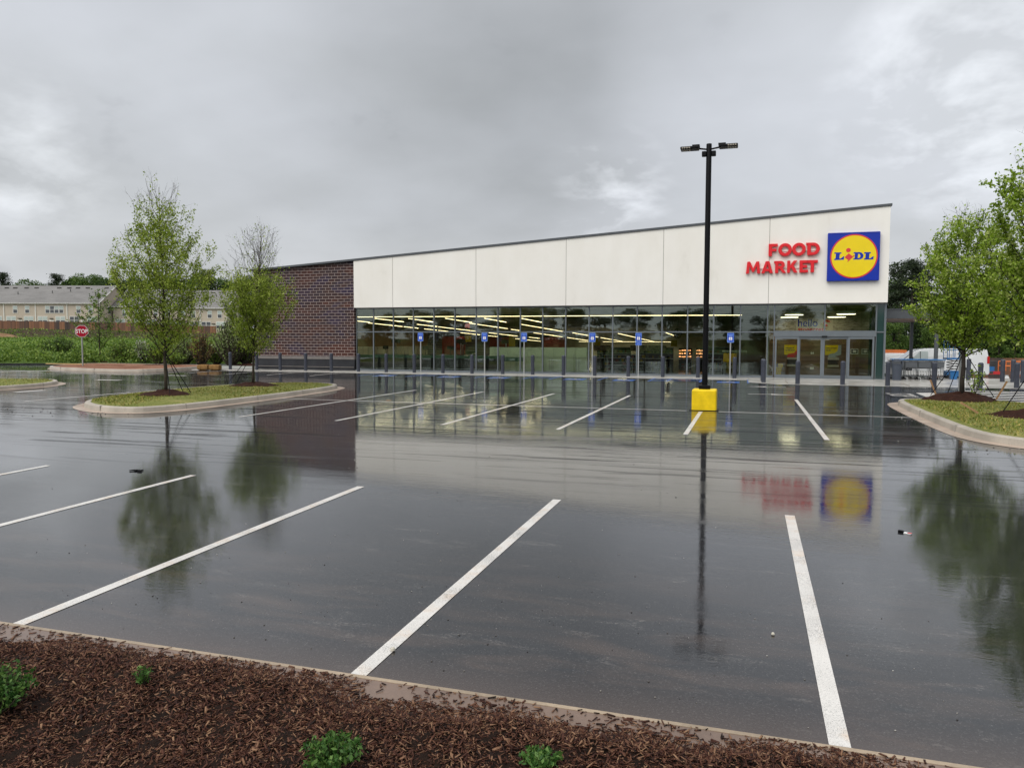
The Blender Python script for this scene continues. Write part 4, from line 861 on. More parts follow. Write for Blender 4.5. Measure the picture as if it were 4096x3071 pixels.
shelf(-4.75, -3.85, 55, 1.35, 'bakery shelf glowing orange behind the windows left of the lamp post', True, 'bakery_shelf'); shelf(-3.55, -3.1, 55, 1.35, 'narrow orange glowing shelf just right of the wider bakery shelf', True, 'bakery_shelf')
for k, (a, b) in enumerate(((-11.4, -10.1), (-8.6, -7.3), (-8.0+.75, -5.9))):
    o = MB().box(a, b, 57.9, 57.95, 1.08, 1.5).build('wall_picture', M['sky_picture'], org=((a+b)/2, 57.9, 1.08)); tag(o, 'brown and white picture board deep in the shop, %s of three' % ('leftmost', 'middle', 'rightmost')[k], 'picture', 'picture boards deep in the shop')
t = empty('flower_stand', (-.8, 44, .03), 'yellow stand with a pale green label rail behind the right windows', 'stand')
MB().box(-1.36, -1.02, 44, 44.3, .72, 1.22).build('yellow_bin', M['mop'], t, bevel=.05); MB().box(-.99, -.64, 44, 44.3, .72, 1.22).build('yellow_bin', M['mop'], t, bevel=.05)
MB().box(-1.42, -.1, 43.9, 43.95, 1.29, 1.38).build('label_rail', M['panel'], t)
for x in (-1.3, -1.05, -.75, -.3, -.15): MB().box(x, x+.02, 44.02, 44.04, .02, 1.29 if x > -.5 else .72).build('leg', M['steel'], t)
t = empty('cart_barrier', (-1.1, 40.3, .1), 'low round-cornered steel barrier inside the right windows', 'barrier')
m = MB(); m.tube([(-1.89, 40.3, .1), (-1.89, 40.3, .48), (-1.84, 40.3, .55), (-.38, 40.3, .55), (-.33, 40.3, .48), (-.33, 40.3, .1)], .018, 8); m.build('rail', M['steel'], t)
t = empty('ceiling_fan', (-4.4, 50, 2.75), 'round black ceiling fan inside the shop left of the lamp post', 'fan')
m = MB(); A = [(-4.4+.26*math.cos(a), 2.35+.33*math.sin(a)) for a in np.linspace(0, 6.283, 25)]; C = [(-4.4+.20*math.cos(a), 2.35+.27*math.sin(a)) for a in np.linspace(0, 6.283, 25)]; band(m, A, C, 50, 50.12); m.build('cage', M['dark'], t)
m = MB(); m.box(-4.6, -4.2, 50.05, 50.07, 2.30, 2.40); m.box(-4.45, -4.35, 50.03, 50.045, 2.1, 2.6); m.build('blades', M['dark'], t); MB().box(-4.42, -4.38, 50.04, 50.08, 2.68, 3.4).build('stem', M['dark'], t)

# ------------------------------------------------------------------ bollards
bt = empty('bollard', (0, 0, 0), '', 'bollard', 'grey bollards around the shop front')
m = MB(); m.lathe([(.092, 0), (.092, .74), (.097, .742), (.097, .76), (.090, .762), (.090, .80), (.098, .802), (.098, .94)], n=20); m.build('sleeve', M['bollard'], bt, smooth='auto')
m = MB(); m.lathe([(.098, .941), (.10, .95), (.09, .985), (.06, 1.01), (.0, 1.018)], n=20); m.build('cap', M['bollard'], bt, smooth='auto')
ORD = ['first', 'second', 'third', 'fourth', 'fifth', 'sixth', 'seventh', 'eighth', 'ninth', 'tenth', 'eleventh', 'twelfth', 'thirteenth', 'fourteenth', 'fifteenth', 'sixteenth', 'seventeenth', 'eighteenth']
walkb = [-29.15, -27.33, -25.75, -24.07, -22.42, -20.72, -19.02, -17.34, -15.66, -14.0, -12.29, -10.66, -9.03, -7.41, -5.72, -4.02, -2.34, -.64]
spots = [(x, 37.95, .13, 'grey bollard %s from the left in the long row along the front walk' % ORD[i]) for i, x in enumerate(walkb)]
spots += [(.62, 36.4, .10, 'grey bollard of the close pair left of the doors, the rear one'), (.64, 35.25, .10, 'grey bollard of the close pair left of the doors, the front one'),
 (2.0, 34.5, .08, 'grey bollard standing in front of the left door panel'), (3.77, 34.55, .08, 'grey bollard standing in front of the right sliding door'), (5.47, 34.45, .08, 'grey bollard before the right corner of the building, beside the rubbish bin'),
 (7.12, 34.2, .085, 'grey bollard in front of the shopping carts, left of the right tree'), (8.8, 34.4, .085, 'grey bollard just right of the right tree trunk, in front of the van wheel'), (10.15, 34.7, .085, 'nearest grey bollard at the right edge of the photo'),
 (9.74, 40.0, .11, 'grey bollard behind the right tree, touching its trunk from the right'), (10.84, 39.0, .11, 'grey bollard right of the white van, before the orange machinery'), (11.19, 38.8, .11, 'grey bollard half hidden behind the nearest right-edge bollard'), (11.45, 38.4, .11, 'grey bollard cut by the right edge of the photo')]
for i, (x, y, z, lab) in enumerate(spots):
    o = bt if i == 0 else copy_tree(bt); o.location = (x, y, z); o['label'] = lab

# ------------------------------------------------------------------ accessible parking signs
def psign(x, y, z, extra, lab):
    t = empty('parking_sign', (x, y, z), lab, 'sign', 'blue accessible parking signs')
    MB().box(x-.028, x+.028, y-.02, y+.02, z, z+2.12).build('post', M['galv'], t)
    zc = z+1.93; w, h_ = .155, .23
    def rr(w, h_, r=.03): 
        p = []
        for cx, cz, a in ((w-r, h_-r, 0), (-w+r, h_-r, 90), (-w+r, -h_+r, 180), (w-r, -h_+r, 270)): p += [(x+cx+r*math.cos(R(a+b)), zc+cz+r*math.sin(R(a+b))) for b in (0, 30, 60, 90)]
        return p
    sp = MB().prism(rr(w, h_), y-.03, y-.021).build('sign_plate', M['pale_blue'], t)
    MB().prism(rr(w-.012, h_-.012, .02), y-.033, y-.0305).build('blue_field', M['blue'], sp, org=t.location)
    m = MB(); m.box(x-.12, x+.12, y-.036, y-.0335, zc+.14, zc+.16); m.box(x-.09, x+.09, y-.036, y-.0335, zc+.085, zc+.10); m.box(x-.13, x-.02, y-.036, y-.0335, zc-.19, zc-.175); m.box(x+.02, x+.13, y-.036, y-.0335, zc-.19, zc-.175); m.build('print_lines', M['pale_blue'], sp, org=t.location)
    MB().box(x-.078, x+.078, y-.037, y-.0338, zc-.12, zc+.03).build('white_square', M['white'], sp, org=t.location)
    m = MB(); A = arc(x-.002, zc-.065, .035, .035, 110, 370, 12); C = arc(x-.002, zc-.065, .024, .024, 110, 370, 12); band(m, A, C, y-.041, y-.0375)
    m.box(x-.014, x-.002, y-.0412, y-.0375, zc-.06, zc+.005); m.box(x-.002, x+.03, y-.0411, y-.0375, zc-.062, zc-.05); m.box(x-.016, x+.002, y-.0412, y-.0375, zc+.008, zc+.024); m.build('wheelchair_symbol', M['blue'], sp, org=t.location)
    if extra:
        e = MB().box(x-.15, x+.15, y-.03, y-.021, zc-.385, zc-.245).build('lower_plate', M['pale_blue'], t); MB().box(x-.14, x+.14, y-.033, y-.0305, zc-.375, zc-.255).build('blue_field', M['blue'], e, org=t.location)
        m = MB(); m.box(x-.09, x+.09, y-.036, y-.0335, zc-.32, zc-.308); m.box(x-.11, x+.11, y-.036, y-.0335, zc-.345, zc-.335); m.build('print_lines', M['pale_blue'], e, org=t.location)
for i, x in enumerate((-17.04, -13.31, -11.14, -7.55, -5.23, -.85)):
    psign(x, 38.0 if i else 38.15, .13, i == 4, 'blue and white wheelchair parking sign on a post, %s' % ('leftmost of the row', 'second from the left', 'third from the left', 'fourth from the left', 'with a small second plate', 'rightmost, just right of the lamp post')[i])
# stop sign
t = empty('stop_sign', (-38.95, 36.8, .22), 'red octagonal STOP sign on a galvanised post at the left dirt island', 'stop sign')
x, y, z = -38.95, 36.8, .22
MB().box(x-.03, x+.03, y-.03, y+.03, z-.05, z+2.45).build('post', M['galv'], t)
fc = YAW+.1
def octo(r): return [(r*math.cos(R(22.5+45*i)), r*math.sin(R(22.5+45*i))) for i in range(8)]
sg = MB().prism(octo(.385), -.05, -.04).build('sign_plate', M['white'], t, org=(0, 0, 0)); sg.location = (0, 0, 2.14); sg.rotation_euler = (0, 0, fc+.25)
MB().prism(octo(.362), -.054, -.0505).build('red_field', M['red'], sg, org=(0, 0, 0))
text('STOP', .335, M['white'], 'lettering', sg, (0, -.055, -.115), ext=.001, off=.008, sx=.80)
# grey-backed sign on the right island
t = empty('back_of_sign', (6.17, 26.3, .2), 'thin galvanised post with a small sign seen from behind, beside the right tree', 'sign')
MB().tube([(6.17, 26.3, .2), (6.17, 26.3, 2.35)], .03, 8).build('post', M['galv'], t, smooth='auto')
MB().box(5.95, 6.39, 26.33, 26.34, 1.85, 2.33).build('sign_plate', M['galv'], t)

# ------------------------------------------------------------------ lamp post
lx, ly = -1.17, 22.12
t = empty('lamp_post', (lx, ly, 0), 'tall black twin-head lamp post on a yellow concrete base', 'lamp post')
MB().box(lx-.335, lx+.335, ly-.335, ly+.335, -.05, .585).build('concrete_base', M['yellow'], t, bevel=.045)
MB().box(lx-.39, lx+.39, ly-.39, ly+.39, -.02, .015).build('footing_seal', M['black'], t)
MB().box(lx-.155, lx+.155, ly-.155, ly+.155, .586, .70).build('base_cover', M['black'], t, bevel=.015)
MB().lathe([(.078, .70), (.074, 7.36), (.07, 7.38), (0, 7.385)], (lx, ly, 0), 16).build('pole', M['black'], t, smooth='auto')
MB().box(lx-.04, lx+.04, ly-.085, ly-.06, 1.0, 1.2).build('hand_hole', M['black'], t, bevel=.005)
for s in (-1, 1):
    MB().tube([(lx+s*.06, ly, 7.235), (lx+s*.30, ly, 7.275)], .024, 8).build('arm', M['black'], t)
    MB().box(lx+s*.13-.06, lx+s*.13+.06, ly-.07, ly+.07, 7.04, 7.18).build('bracket', M['black'], t, bevel=.02)
    x0_, x1_ = sorted((lx+s*.27, lx+s*.77)); hd = MB().box(x0_, x1_, ly-.17, ly+.17, 7.245, 7.32).build('lamp_head', M['black'], t, bevel=.02)
    MB().box(*sorted((lx+s*.25, lx+s*.45)), ly-.13, ly+.13, 7.322, 7.36).build('heat_sink', M['black'], hd, org=t.location)
    m = MB()
    for k in range(4): xa = lx+s*(.50+.062*k); m.box(min(xa, xa+s*.045), max(xa, xa+s*.045), ly-.13, ly+.12, 7.238, 7.2445); m.box(min(xa, xa+s*.045), max(xa, xa+s*.045), ly-.1735, ly-.171, 7.262, 7.30)
    m.build('led_lens', M['lamp_lens'], hd, org=t.location)

# ------------------------------------------------------------------ cart shelter, bins, carts, vans
t = empty('cart_shelter', (7.3, 43.5, .1), 'flat grey canopy on posts beside the right end of the building', 'canopy')
MB().box(6.15, 8.62, 40.0, 47.0, 2.99, 3.40).build('fascia', M['fascia'], t); MB().box(6.25, 8.5, 40.1, 46.9, 2.95, 2.988).build('soffit', M['soffit'], t); MB().box(6.12, 8.66, 39.97, 47.03, 3.402, 3.45).build('roof_edge', M['fascia'], t)
for y in (40.2, 46.0): MB().box(8.33, 8.48, y-.07, y+.07, .0, 2.949).build('post', M['fascia'], t)
t = empty('rubbish_bin', (6.53, 38.8, .11), 'dark grey round rubbish bin with hooded top at the building corner', 'bin')
MB().lathe([(.19, 0), (.205, .4), (.225, .72)], (6.53, 38.8, .11), 24).build('body', M['plastic'], t, smooth='auto')
A = arc(6.53, .83, .235, .10, 0, 180, 12)
m = MB(); m.lathe([(.235, .721), (.235, .76), (.21, .762)], (6.53, 38.8, .11), 24); m.build('rim', M['plastic'], t, smooth='auto')
m = MB(); m.box(6.31, 6.35, 38.68, 38.92, .871, 1.0); m.box(6.71, 6.75, 38.68, 38.92, .871, 1.0); m.lathe([(.235, .0), (.22, .05), (.14, .09), (0, .10)], (6.53, 38.8, 1.0), 24); m.build('hood', M['plastic'], t, smooth='auto')
def cart():
    t = empty('shopping_cart', (0, 0, 0), '', 'shopping cart', 'shopping carts nested under the canopy')
    m = MB(); r = .006
    for z, w, y0, y1 in ((.90, .27, 0, .85), (.55, .22, .08, .78)):
        m.tube([(-w, y0, z), (w, y0, z), (w*.85, y1, z), (-w*.85, y1, z), (-w, y0, z)], r*1.6, 5)
    for i in range(9):
        u = -1+2*i/8; m.tube([(u*.27, 0, .90), (u*.22, .08, .55), (u*.2, .78, .55)], r*.6, 4)
    for i in range(6):
        v = i/5
        for s in (-1, 1): m.tube([(s*(.27-.04*v), .85*v, .90), (s*(.22-.03*v), .08+.7*v, .55)], r*.6, 4)
    for k in range(1, 5):
        z = .55+.07*k; w = .22+.01*k; y0 = .08-.016*k; m.tube([(-w, y0, z), (w, y0, z)], r*.6, 4)
    m.build('basket', M['cartwire'], t)
    MB().box(-.24, .24, -.006, -.001, .60, .86).build('end_flap', M['fascia'], t)
    m = MB()
    for s in (-1, 1): m.tube([(s*.24, .02, .93), (s*.23, .05, .35), (s*.22, .1, .16), (s*.17, .85, .16)], .012, 6)
    m.tube([(-.22, .1, .2), (.22, .1, .2)], .01, 6); m.build('chassis', M['cartwire'], t)
    MB().tube([(-.28, -.05, .96), (.28, -.05, .96)], .02, 8).build('handle', M['liftblue'], t)
    m = MB()
    for i in range(7): u = -.2+.4*i/6; m.box(u-.008, u+.008, .06, .075, .24, .44)
    m.build('lower_rack', M['white'], t)
    for sx, sy in ((-.2, .1), (.2, .1), (-.16, .82), (.16, .82)):
        w = MB(); w.tube([(sx-.012, sy, .06), (sx+.012, sy, .06)], .06, 10); w.build('wheel', M['tyre'], t)
    return t
cp = cart(); n = 0
for c in range(4):
    for d in range(3):
        o = cp if n == 0 else copy_tree(cp); n += 1; o.location = (6.62+.56*c+.05, 39.35+.30*d, .11)
        o['label'] = 'steel shopping cart, %s one in the %s column from the left' % (('front', 'middle', 'rear')[d], ('first', 'second', 'third', 'fourth')[c])
def arcpts(cx, cz, r, a0, a1, n=10): return [(cx+r*math.cos(R(a0+(a1-a0)*i/n)), cz+r*math.sin(R(a0+(a1-a0)*i/n))) for i in range(n+1)]
def van(lab, L_=5.15, H=1.88):
    """side profile facing -x, length L_, origin at the nose on the ground"""
    t = empty('cargo_van', (0, 0, 0), lab, 'van', 'white cargo vans')
    W = .95; r = .42
    prof = [(.12, .32), (.05, .45), (.03, .75), (.10, .92), (.95, 1.08), (1.02, 1.12), (1.62, 1.70), (1.85, 1.82), (2.3, 1.88), (4.6, 1.88), (5.02, 1.82), (5.12, 1.2), (5.15, .42), (5.1, .32)]
    prof += [(4.05+r, .30)]+arcpts(4.05, .30, r, 0, 180)[1:]+[(1.05+r, .30)]+arcpts(1.05, .30, r, 0, 180)[1:]
    s = L_/5.15; k = H/1.88; prof = [(x*s, z*k) for x, z in prof]
    # body with tumblehome: three slices
    m = MB(); nn = len(prof)
    rows_ = [(-W, .0), (-W, 1), (W, 1), (W, 0)]
    def ins(p, a): x, z = p; t_ = max(0, (z-1.1*k)/(.8*k)); return (x, a*(1-.10*t_), z)
    vs = [ins(p, -W) for p in prof]+[ins(p, W) for p in prof]
    m._a(vs, [tuple(range(nn)), tuple(range(nn, 2*nn))[::-1]]+[(i, nn+i, nn+(i+1) % nn, (i+1) % nn) for i in range(nn)])
    m.build('body', M['vanwhite'], t, bevel=.03)
    def side(pts, name, mt, off=.006):
        for sd in (-1,):
            m = MB(); q = [ins((x*s, z*k), sd*(W+off)) for x, z in pts]; q2 = [ins((x*s, z*k), sd*(W-.02)) for x, z in pts]; c = len(q)
            m._a(q+q2, [tuple(range(c)), tuple(range(c, 2*c))[::-1]]+[(i, (i+1) % c, c+(i+1) % c, c+i) for i in range(c)]); return m.build(name, mt, t)
    side([(1.42, 1.16), (2.25, 1.16), (2.25, 1.70), (1.88, 1.70), (1.78, 1.62)], 'front_window', M['blind'])
    side([(1.86, 1.16), (1.89, 1.16), (1.89, 1.70), (1.86, 1.68)], 'window_bar', M['dark'], .012)
    m = MB(); q = [ins((x*s, z*k), a*.9) for x, z, a in ((1.00, 1.135, -W), (1.00, 1.135, W), (1.60, 1.715, W), (1.60, 1.715, -W))]; m._a([(v[0]-.012, v[1], v[2]+.012) for v in q], [(0, 1, 2, 3)]); m.build('windscreen', M['darkglass'], t)
    for x in (1.33, 2.32, 3.35): side([(x, .45), (x+.018, .45), (x+.018, 1.72 if x > 2 else 1.1), (x, 1.72 if x > 2 else 1.1)], 'door_seam', M['joint'], .003)
    side([(2.0, .98), (2.2, .98), (2.2, 1.03), (2.0, 1.03)], 'door_handle', M['dark'], .02)
    side([(1.5, .40), (3.6, .40), (3.6, .50), (1.5, .50)], 'sill_trim', M['galv'], .01)
    m = MB(); m.box(1.38*s, 1.50*s, -W-.25, -W-.02, 1.14*k, 1.36*k); m.build('door_mirror', M['dark'], t, bevel=.02)
    m = MB(); m.box(5.02*s, 5.13*s, -W-.005, -W+.1, 1.0*k, 1.42*k); m.build('tail_light', M['lamp_red'], t)
    m = MB(); m.box(5.14*s, 5.32*s, -W, W, .38*k, .52*k); m.build('rear_bumper', M['dark'], t); m = MB(); m.box(-.03, .12*s, -W, W, .36*k, .54*k); m.build('front_bumper', M['dark'], t)
    m = MB(); m.box(.01, .05, -W+.02, -W+.3, .68*k, .86*k); m.build('headlight', M['blind'], t)
    for x in (1.05, 4.05):
        for sd in (-1, 1):
            w = MB(); w.tube([(x*s, sd*(W-.22), .35), (x*s, sd*(W+.01), .35)], .35, 24); wh = w.build('wheel', M['tyre'], t, smooth='auto')
            w = MB(); w.tube([(x*s, sd*(W+.011), .35), (x*s, sd*(W+.03), .35)], .21, 20)
            for a in range(5): w.obox((x*s+.12*math.cos(a*1.257), sd*(W+.032), .35+.12*math.sin(a*1.257)), (.16, .02, .05), Matrix.Rotation(-a*1.257, 3, 'Y'))
            w.build('rim', M['galv'], wh, org=(0, 0, 0))
    return t
v1 = van('white cargo van parked side-on behind the shopping carts', 5.6, 1.78); v1.location = (7.5, 50.4, -.29)
v2 = van('second white van with an orange ladder rack, mostly hidden behind the building corner', 5.4, 1.62); v2.location = (6.3, 63, -.62)
m = MB(); m.box(1.0, 4.8, -.75, -.65, 1.64, 1.86); m.box(1.0, 4.8, .65, .75, 1.64, 1.86)
for x in (1.2, 2.4, 3.6, 4.6): m.box(x, x+.06, -.65, .65, 1.70, 1.76)
m.build('roof_rack', M['orange'], v2, org=(0, 0, 0))
# scissor lift
t = empty('scissor_lift', (9.55, 42, .1), 'blue scissor lift parked behind the right tree', 'lift')
MB().box(9.2, 9.95, 41.6, 42.4, .22, .48).build('chassis', M['liftblue'], t, bevel=.02)
for x in (9.3, 9.85):
    for y in (41.62, 42.3): w = MB(); w.tube([(x, y-.06, .2), (x, y+.06, .2)], .12, 14); w.build('wheel', M['tyre'], t)
m = MB()
for k in range(4):
    z = .52+.13*k; m.obox((9.57, 41.75, z+.06), (.72, .03, .035), Matrix.Rotation(.17, 3, 'Y')); m.obox((9.57, 41.82, z+.06), (.72, .03, .035), Matrix.Rotation(-.17, 3, 'Y'))
m.build('scissor_arms', M['dark'], t)
MB().box(9.18, 9.97, 41.6, 42.4, 1.04, 1.12).build('platform', M['liftblue'], t)
m = MB()
for x in (9.2, 9.45, 9.7, 9.95):
    for y in (41.62, 42.38): m.tube([(x, y, 1.12), (x, y, 1.95)], .017, 6)
for z in (1.5, 1.95):
    for y in (41.62, 42.38): m.tube([(9.2, y, z), (9.95, y, z)], .017, 6)
m.build('guard_rail', M['liftblue'], t)
t = empty('blue_tub', (9.25, 40.6, .11), 'blue plastic tub on the walk left of the scissor lift', 'tub')
MB().prism([(9.12, .11), (9.38, .11), (9.42, .50), (9.08, .50)], 40.45, 40.75).build('tub', M['liftblue'], t, bevel=.02); MB().box(9.06, 9.44, 40.43, 40.77, .501, .54).build('rim', M['liftblue'], t)
t = empty('red_trailer', (14.9, 57.5, -.62), 'low red trailer with blue load right of the white van', 'trailer')
x, y = 14.9, 57
MB().box(x, x+1.0, y, y+1, -.25, -.05).build('bed', M['lamp_red'], t); MB().box(x+.1, x+.5, y+.1, y+.6, -.049, .25).build('load', M['liftblue'], t); MB().box(x+.1, x+.7, y+.2, y+.8, .26, .62).build('load', M['dark'], t)
w = MB(); w.tube([(x+1.2, y, -.47), (x+1.2, y+.1, -.47)], .14, 14); w.build('wheel', M['white'], t); MB().box(x+.9, x+1.3, y+.03, y+.08, -.35, -.28).build('drawbar', M['galv'], t)
t = empty('orange_lift', (17.2, 59, -.62), 'orange railed work platform at the right edge beyond the bollards', 'lift')
m = MB(); xx = 16.3
for x in (xx, xx+.45, xx+.9, xx+1.35, xx+1.8, xx+2.3, xx+2.9):
    m.tube([(x, 58.6, -.1), (x, 58.6, .55)], .03, 6); m.tube([(x, 59.6, -.1), (x, 59.6, .55)], .03, 6)
for z in (.55, .25):
    for y in (58.6, 59.6): m.tube([(xx, y, z), (xx+2.9, y, z)], .03, 6)
m.build('guard_rail', M['orange'], t); MB().box(xx+.9, xx+2.9, 58.6, 59.6, -.45, -.11).build('chassis', M['trim'], t); MB().box(xx+.9, xx+2.9, 58.55, 58.6, -.45, -.3).build('skirt', M['orange'], t)
for x in (xx+1.2, xx+2.6): w = MB(); w.tube([(x, 58.5, -.45), (x, 58.7, -.45)], .17, 12); w.build('wheel', M['tyre'], t)

# ------------------------------------------------------------------ hay bales, timber, stakes, debris
for k, (x, y) in enumerate(((-30.22, 36.95), (-29.52, 37.08))):
    m = MB(); nlat = 10
    V = []; 
    for i in range(9):
        for j in range(14):
            u = -1+2*i/8; a = 2*math.pi*j/14; cx, cz = math.cos(a), math.sin(a)
            sx = abs(cx)**.45*math.copysign(1, cx); szz = abs(cz)**.45*math.copysign(1, cz); e = (1-.25*abs(u)**6)
            V.append((x+u*.34, y+sx*.2*e+random.gauss(0, .006), .17+G(x, y)+szz*.165*e+random.gauss(0, .006)))
    m._a(V, [(i*14+j, i*14+(j+1) % 14, (i+1)*14+(j+1) % 14, (i+1)*14+j) for i in range(8) for j in range(14)]+[tuple(range(14))[::-1], tuple(112+j for j in range(14))])
    tag(m.build('hay_bale', M['straw'], org=(x, y, G(x, y)), smooth='auto'), 'brown hay bale on the pavement left of the walk, the %s one' % ('left' if k == 0 else 'right'), 'hay bale', 'hay bales by the left kerb')
o = MB().obox((0, 0, 0), (2.2, .18, .05), Matrix.Rotation(.02, 3, 'Y')).build('timber_board', M['timber']); o.location = (-40.4, 36.9, .34); o.rotation_euler = (0, 0, .5); tag(o, 'pale timber board lying on the left dirt island', 'board')
for (x, y, a, l_, lab) in ((5.5, 26.0, .35, .55, 'short wooden stake leaning left of the right tree'), (6.95, 25.5, -.45, .6, 'pale wooden stake leaning right of the right tree'), (5.25, 20.6, 1.0, .45, 'wooden stake lying low near the front mulch ring')):
    o = MB().obox((0, 0, l_/2), (.045, .03, l_)).build('wooden_stake', M['stake']); o.location = (x, y, .25); o.rotation_euler = (0, -a, 0); tag(o, lab, 'stake', 'wooden stakes on the right island')
def stones(n, rx, ry, smin, smax, name, label):
    V = []; F = []; base = np.array([(0, 1, 2), (0, 2, 3), (0, 3, 4), (0, 4, 1), (5, 2, 1), (5, 3, 2), (5, 4, 3), (5, 1, 4)])
    for k in range(n):
        x, y = rx(), ry(); s = random.uniform(smin, smax)*random.choice((1, 1, 1.6)); z = G(x, y)+s*.3
        V += [(x, y, z+s*.6), (x+s, y, z), (x, y+s*.8, z), (x-s*.9, y, z), (x, y-s, z), (x, y, z-s*.5)]; F.append(base+6*k)
    tag(npmesh(name, V, np.concatenate(F), M['stonebit'], tri=True), label, 'gravel', kind='stuff')
stones(300, lambda: random.gauss(-2.2, 2.3), lambda: abs(random.gauss(0, 1.6))+4.25, .002, .0055, 'loose_gravel', 'tiny loose stones scattered on the wet asphalt in the foreground')
stones(150, lambda: random.uniform(-12, 4), lambda: random.uniform(5, 16), .003, .008, 'loose_gravel', 'small loose stones scattered over the wet parking lot')
stones(110, lambda: random.gauss(-17.5, 2.0), lambda: random.gauss(15.6, .6), .006, .018, 'loose_gravel', 'dark grit around the left end of the long kerbed island')
stones(90, lambda: random.gauss(4.0, .4), lambda: random.uniform(14.5, 22), .006, .016, 'loose_gravel', 'small stones along the kerb of the right island')
for (x, y, s, lab, mt) in ((-2.21, 4.48, .018, 'pale pebble on the asphalt beside the second white line', 'cream'), (.20, 5.5, .013, 'small round pale pebble left of the rightmost white line', 'cream')):
    m = MB(); m.lathe([(s*.5, 0), (s, s*.5), (s*.8, s*1.2), (s*.3, s*1.6)], (x, y, G(x, y)), 7); tag(m.build('pebble', M[mt], org=(x, y, G(x, y))), lab, 'pebble')
m = MB(); x, y = -8.77, 9.25; z = G(x, y)
for k in range(9): m.obox((x+random.gauss(0, .06), y+random.gauss(0, .03), z+.012), (.06, .025, .014), Matrix.Rotation(random.uniform(0, 3), 3, 'Z'))
tag(m.build('litter', M['black'], org=(x, y, z)), 'flattened black scrap lying on the asphalt left of the long white line', 'litter')
o = MB().obox((0, 0, .006), (.07, .03, .008)).build('litter', M['white']); o.location = (1.62, 8.72, G(1.6, 8.7)); o.rotation_euler = (.1, 0, -.5); tag(o, 'small red and white scrap on the asphalt at the right', 'litter')
MB().obox((.02, .0, .0115), (.04, .03, .002)).build('red_print', M['lamp_red'], o, org=(0, 0, 0)); MB().obox((-.07, .01, .012), (.05, .03, .02)).build('dark_cap', M['black'], o, org=(0, 0, 0))
o = MB().obox((0, 0, .02), (.13, .08, .012)).build('dead_leaf', M['leafbrown']); o.location = (-10.9, 21.9, 0); tag(o, 'orange-brown dead leaf on the asphalt by the stall lines', 'leaf')

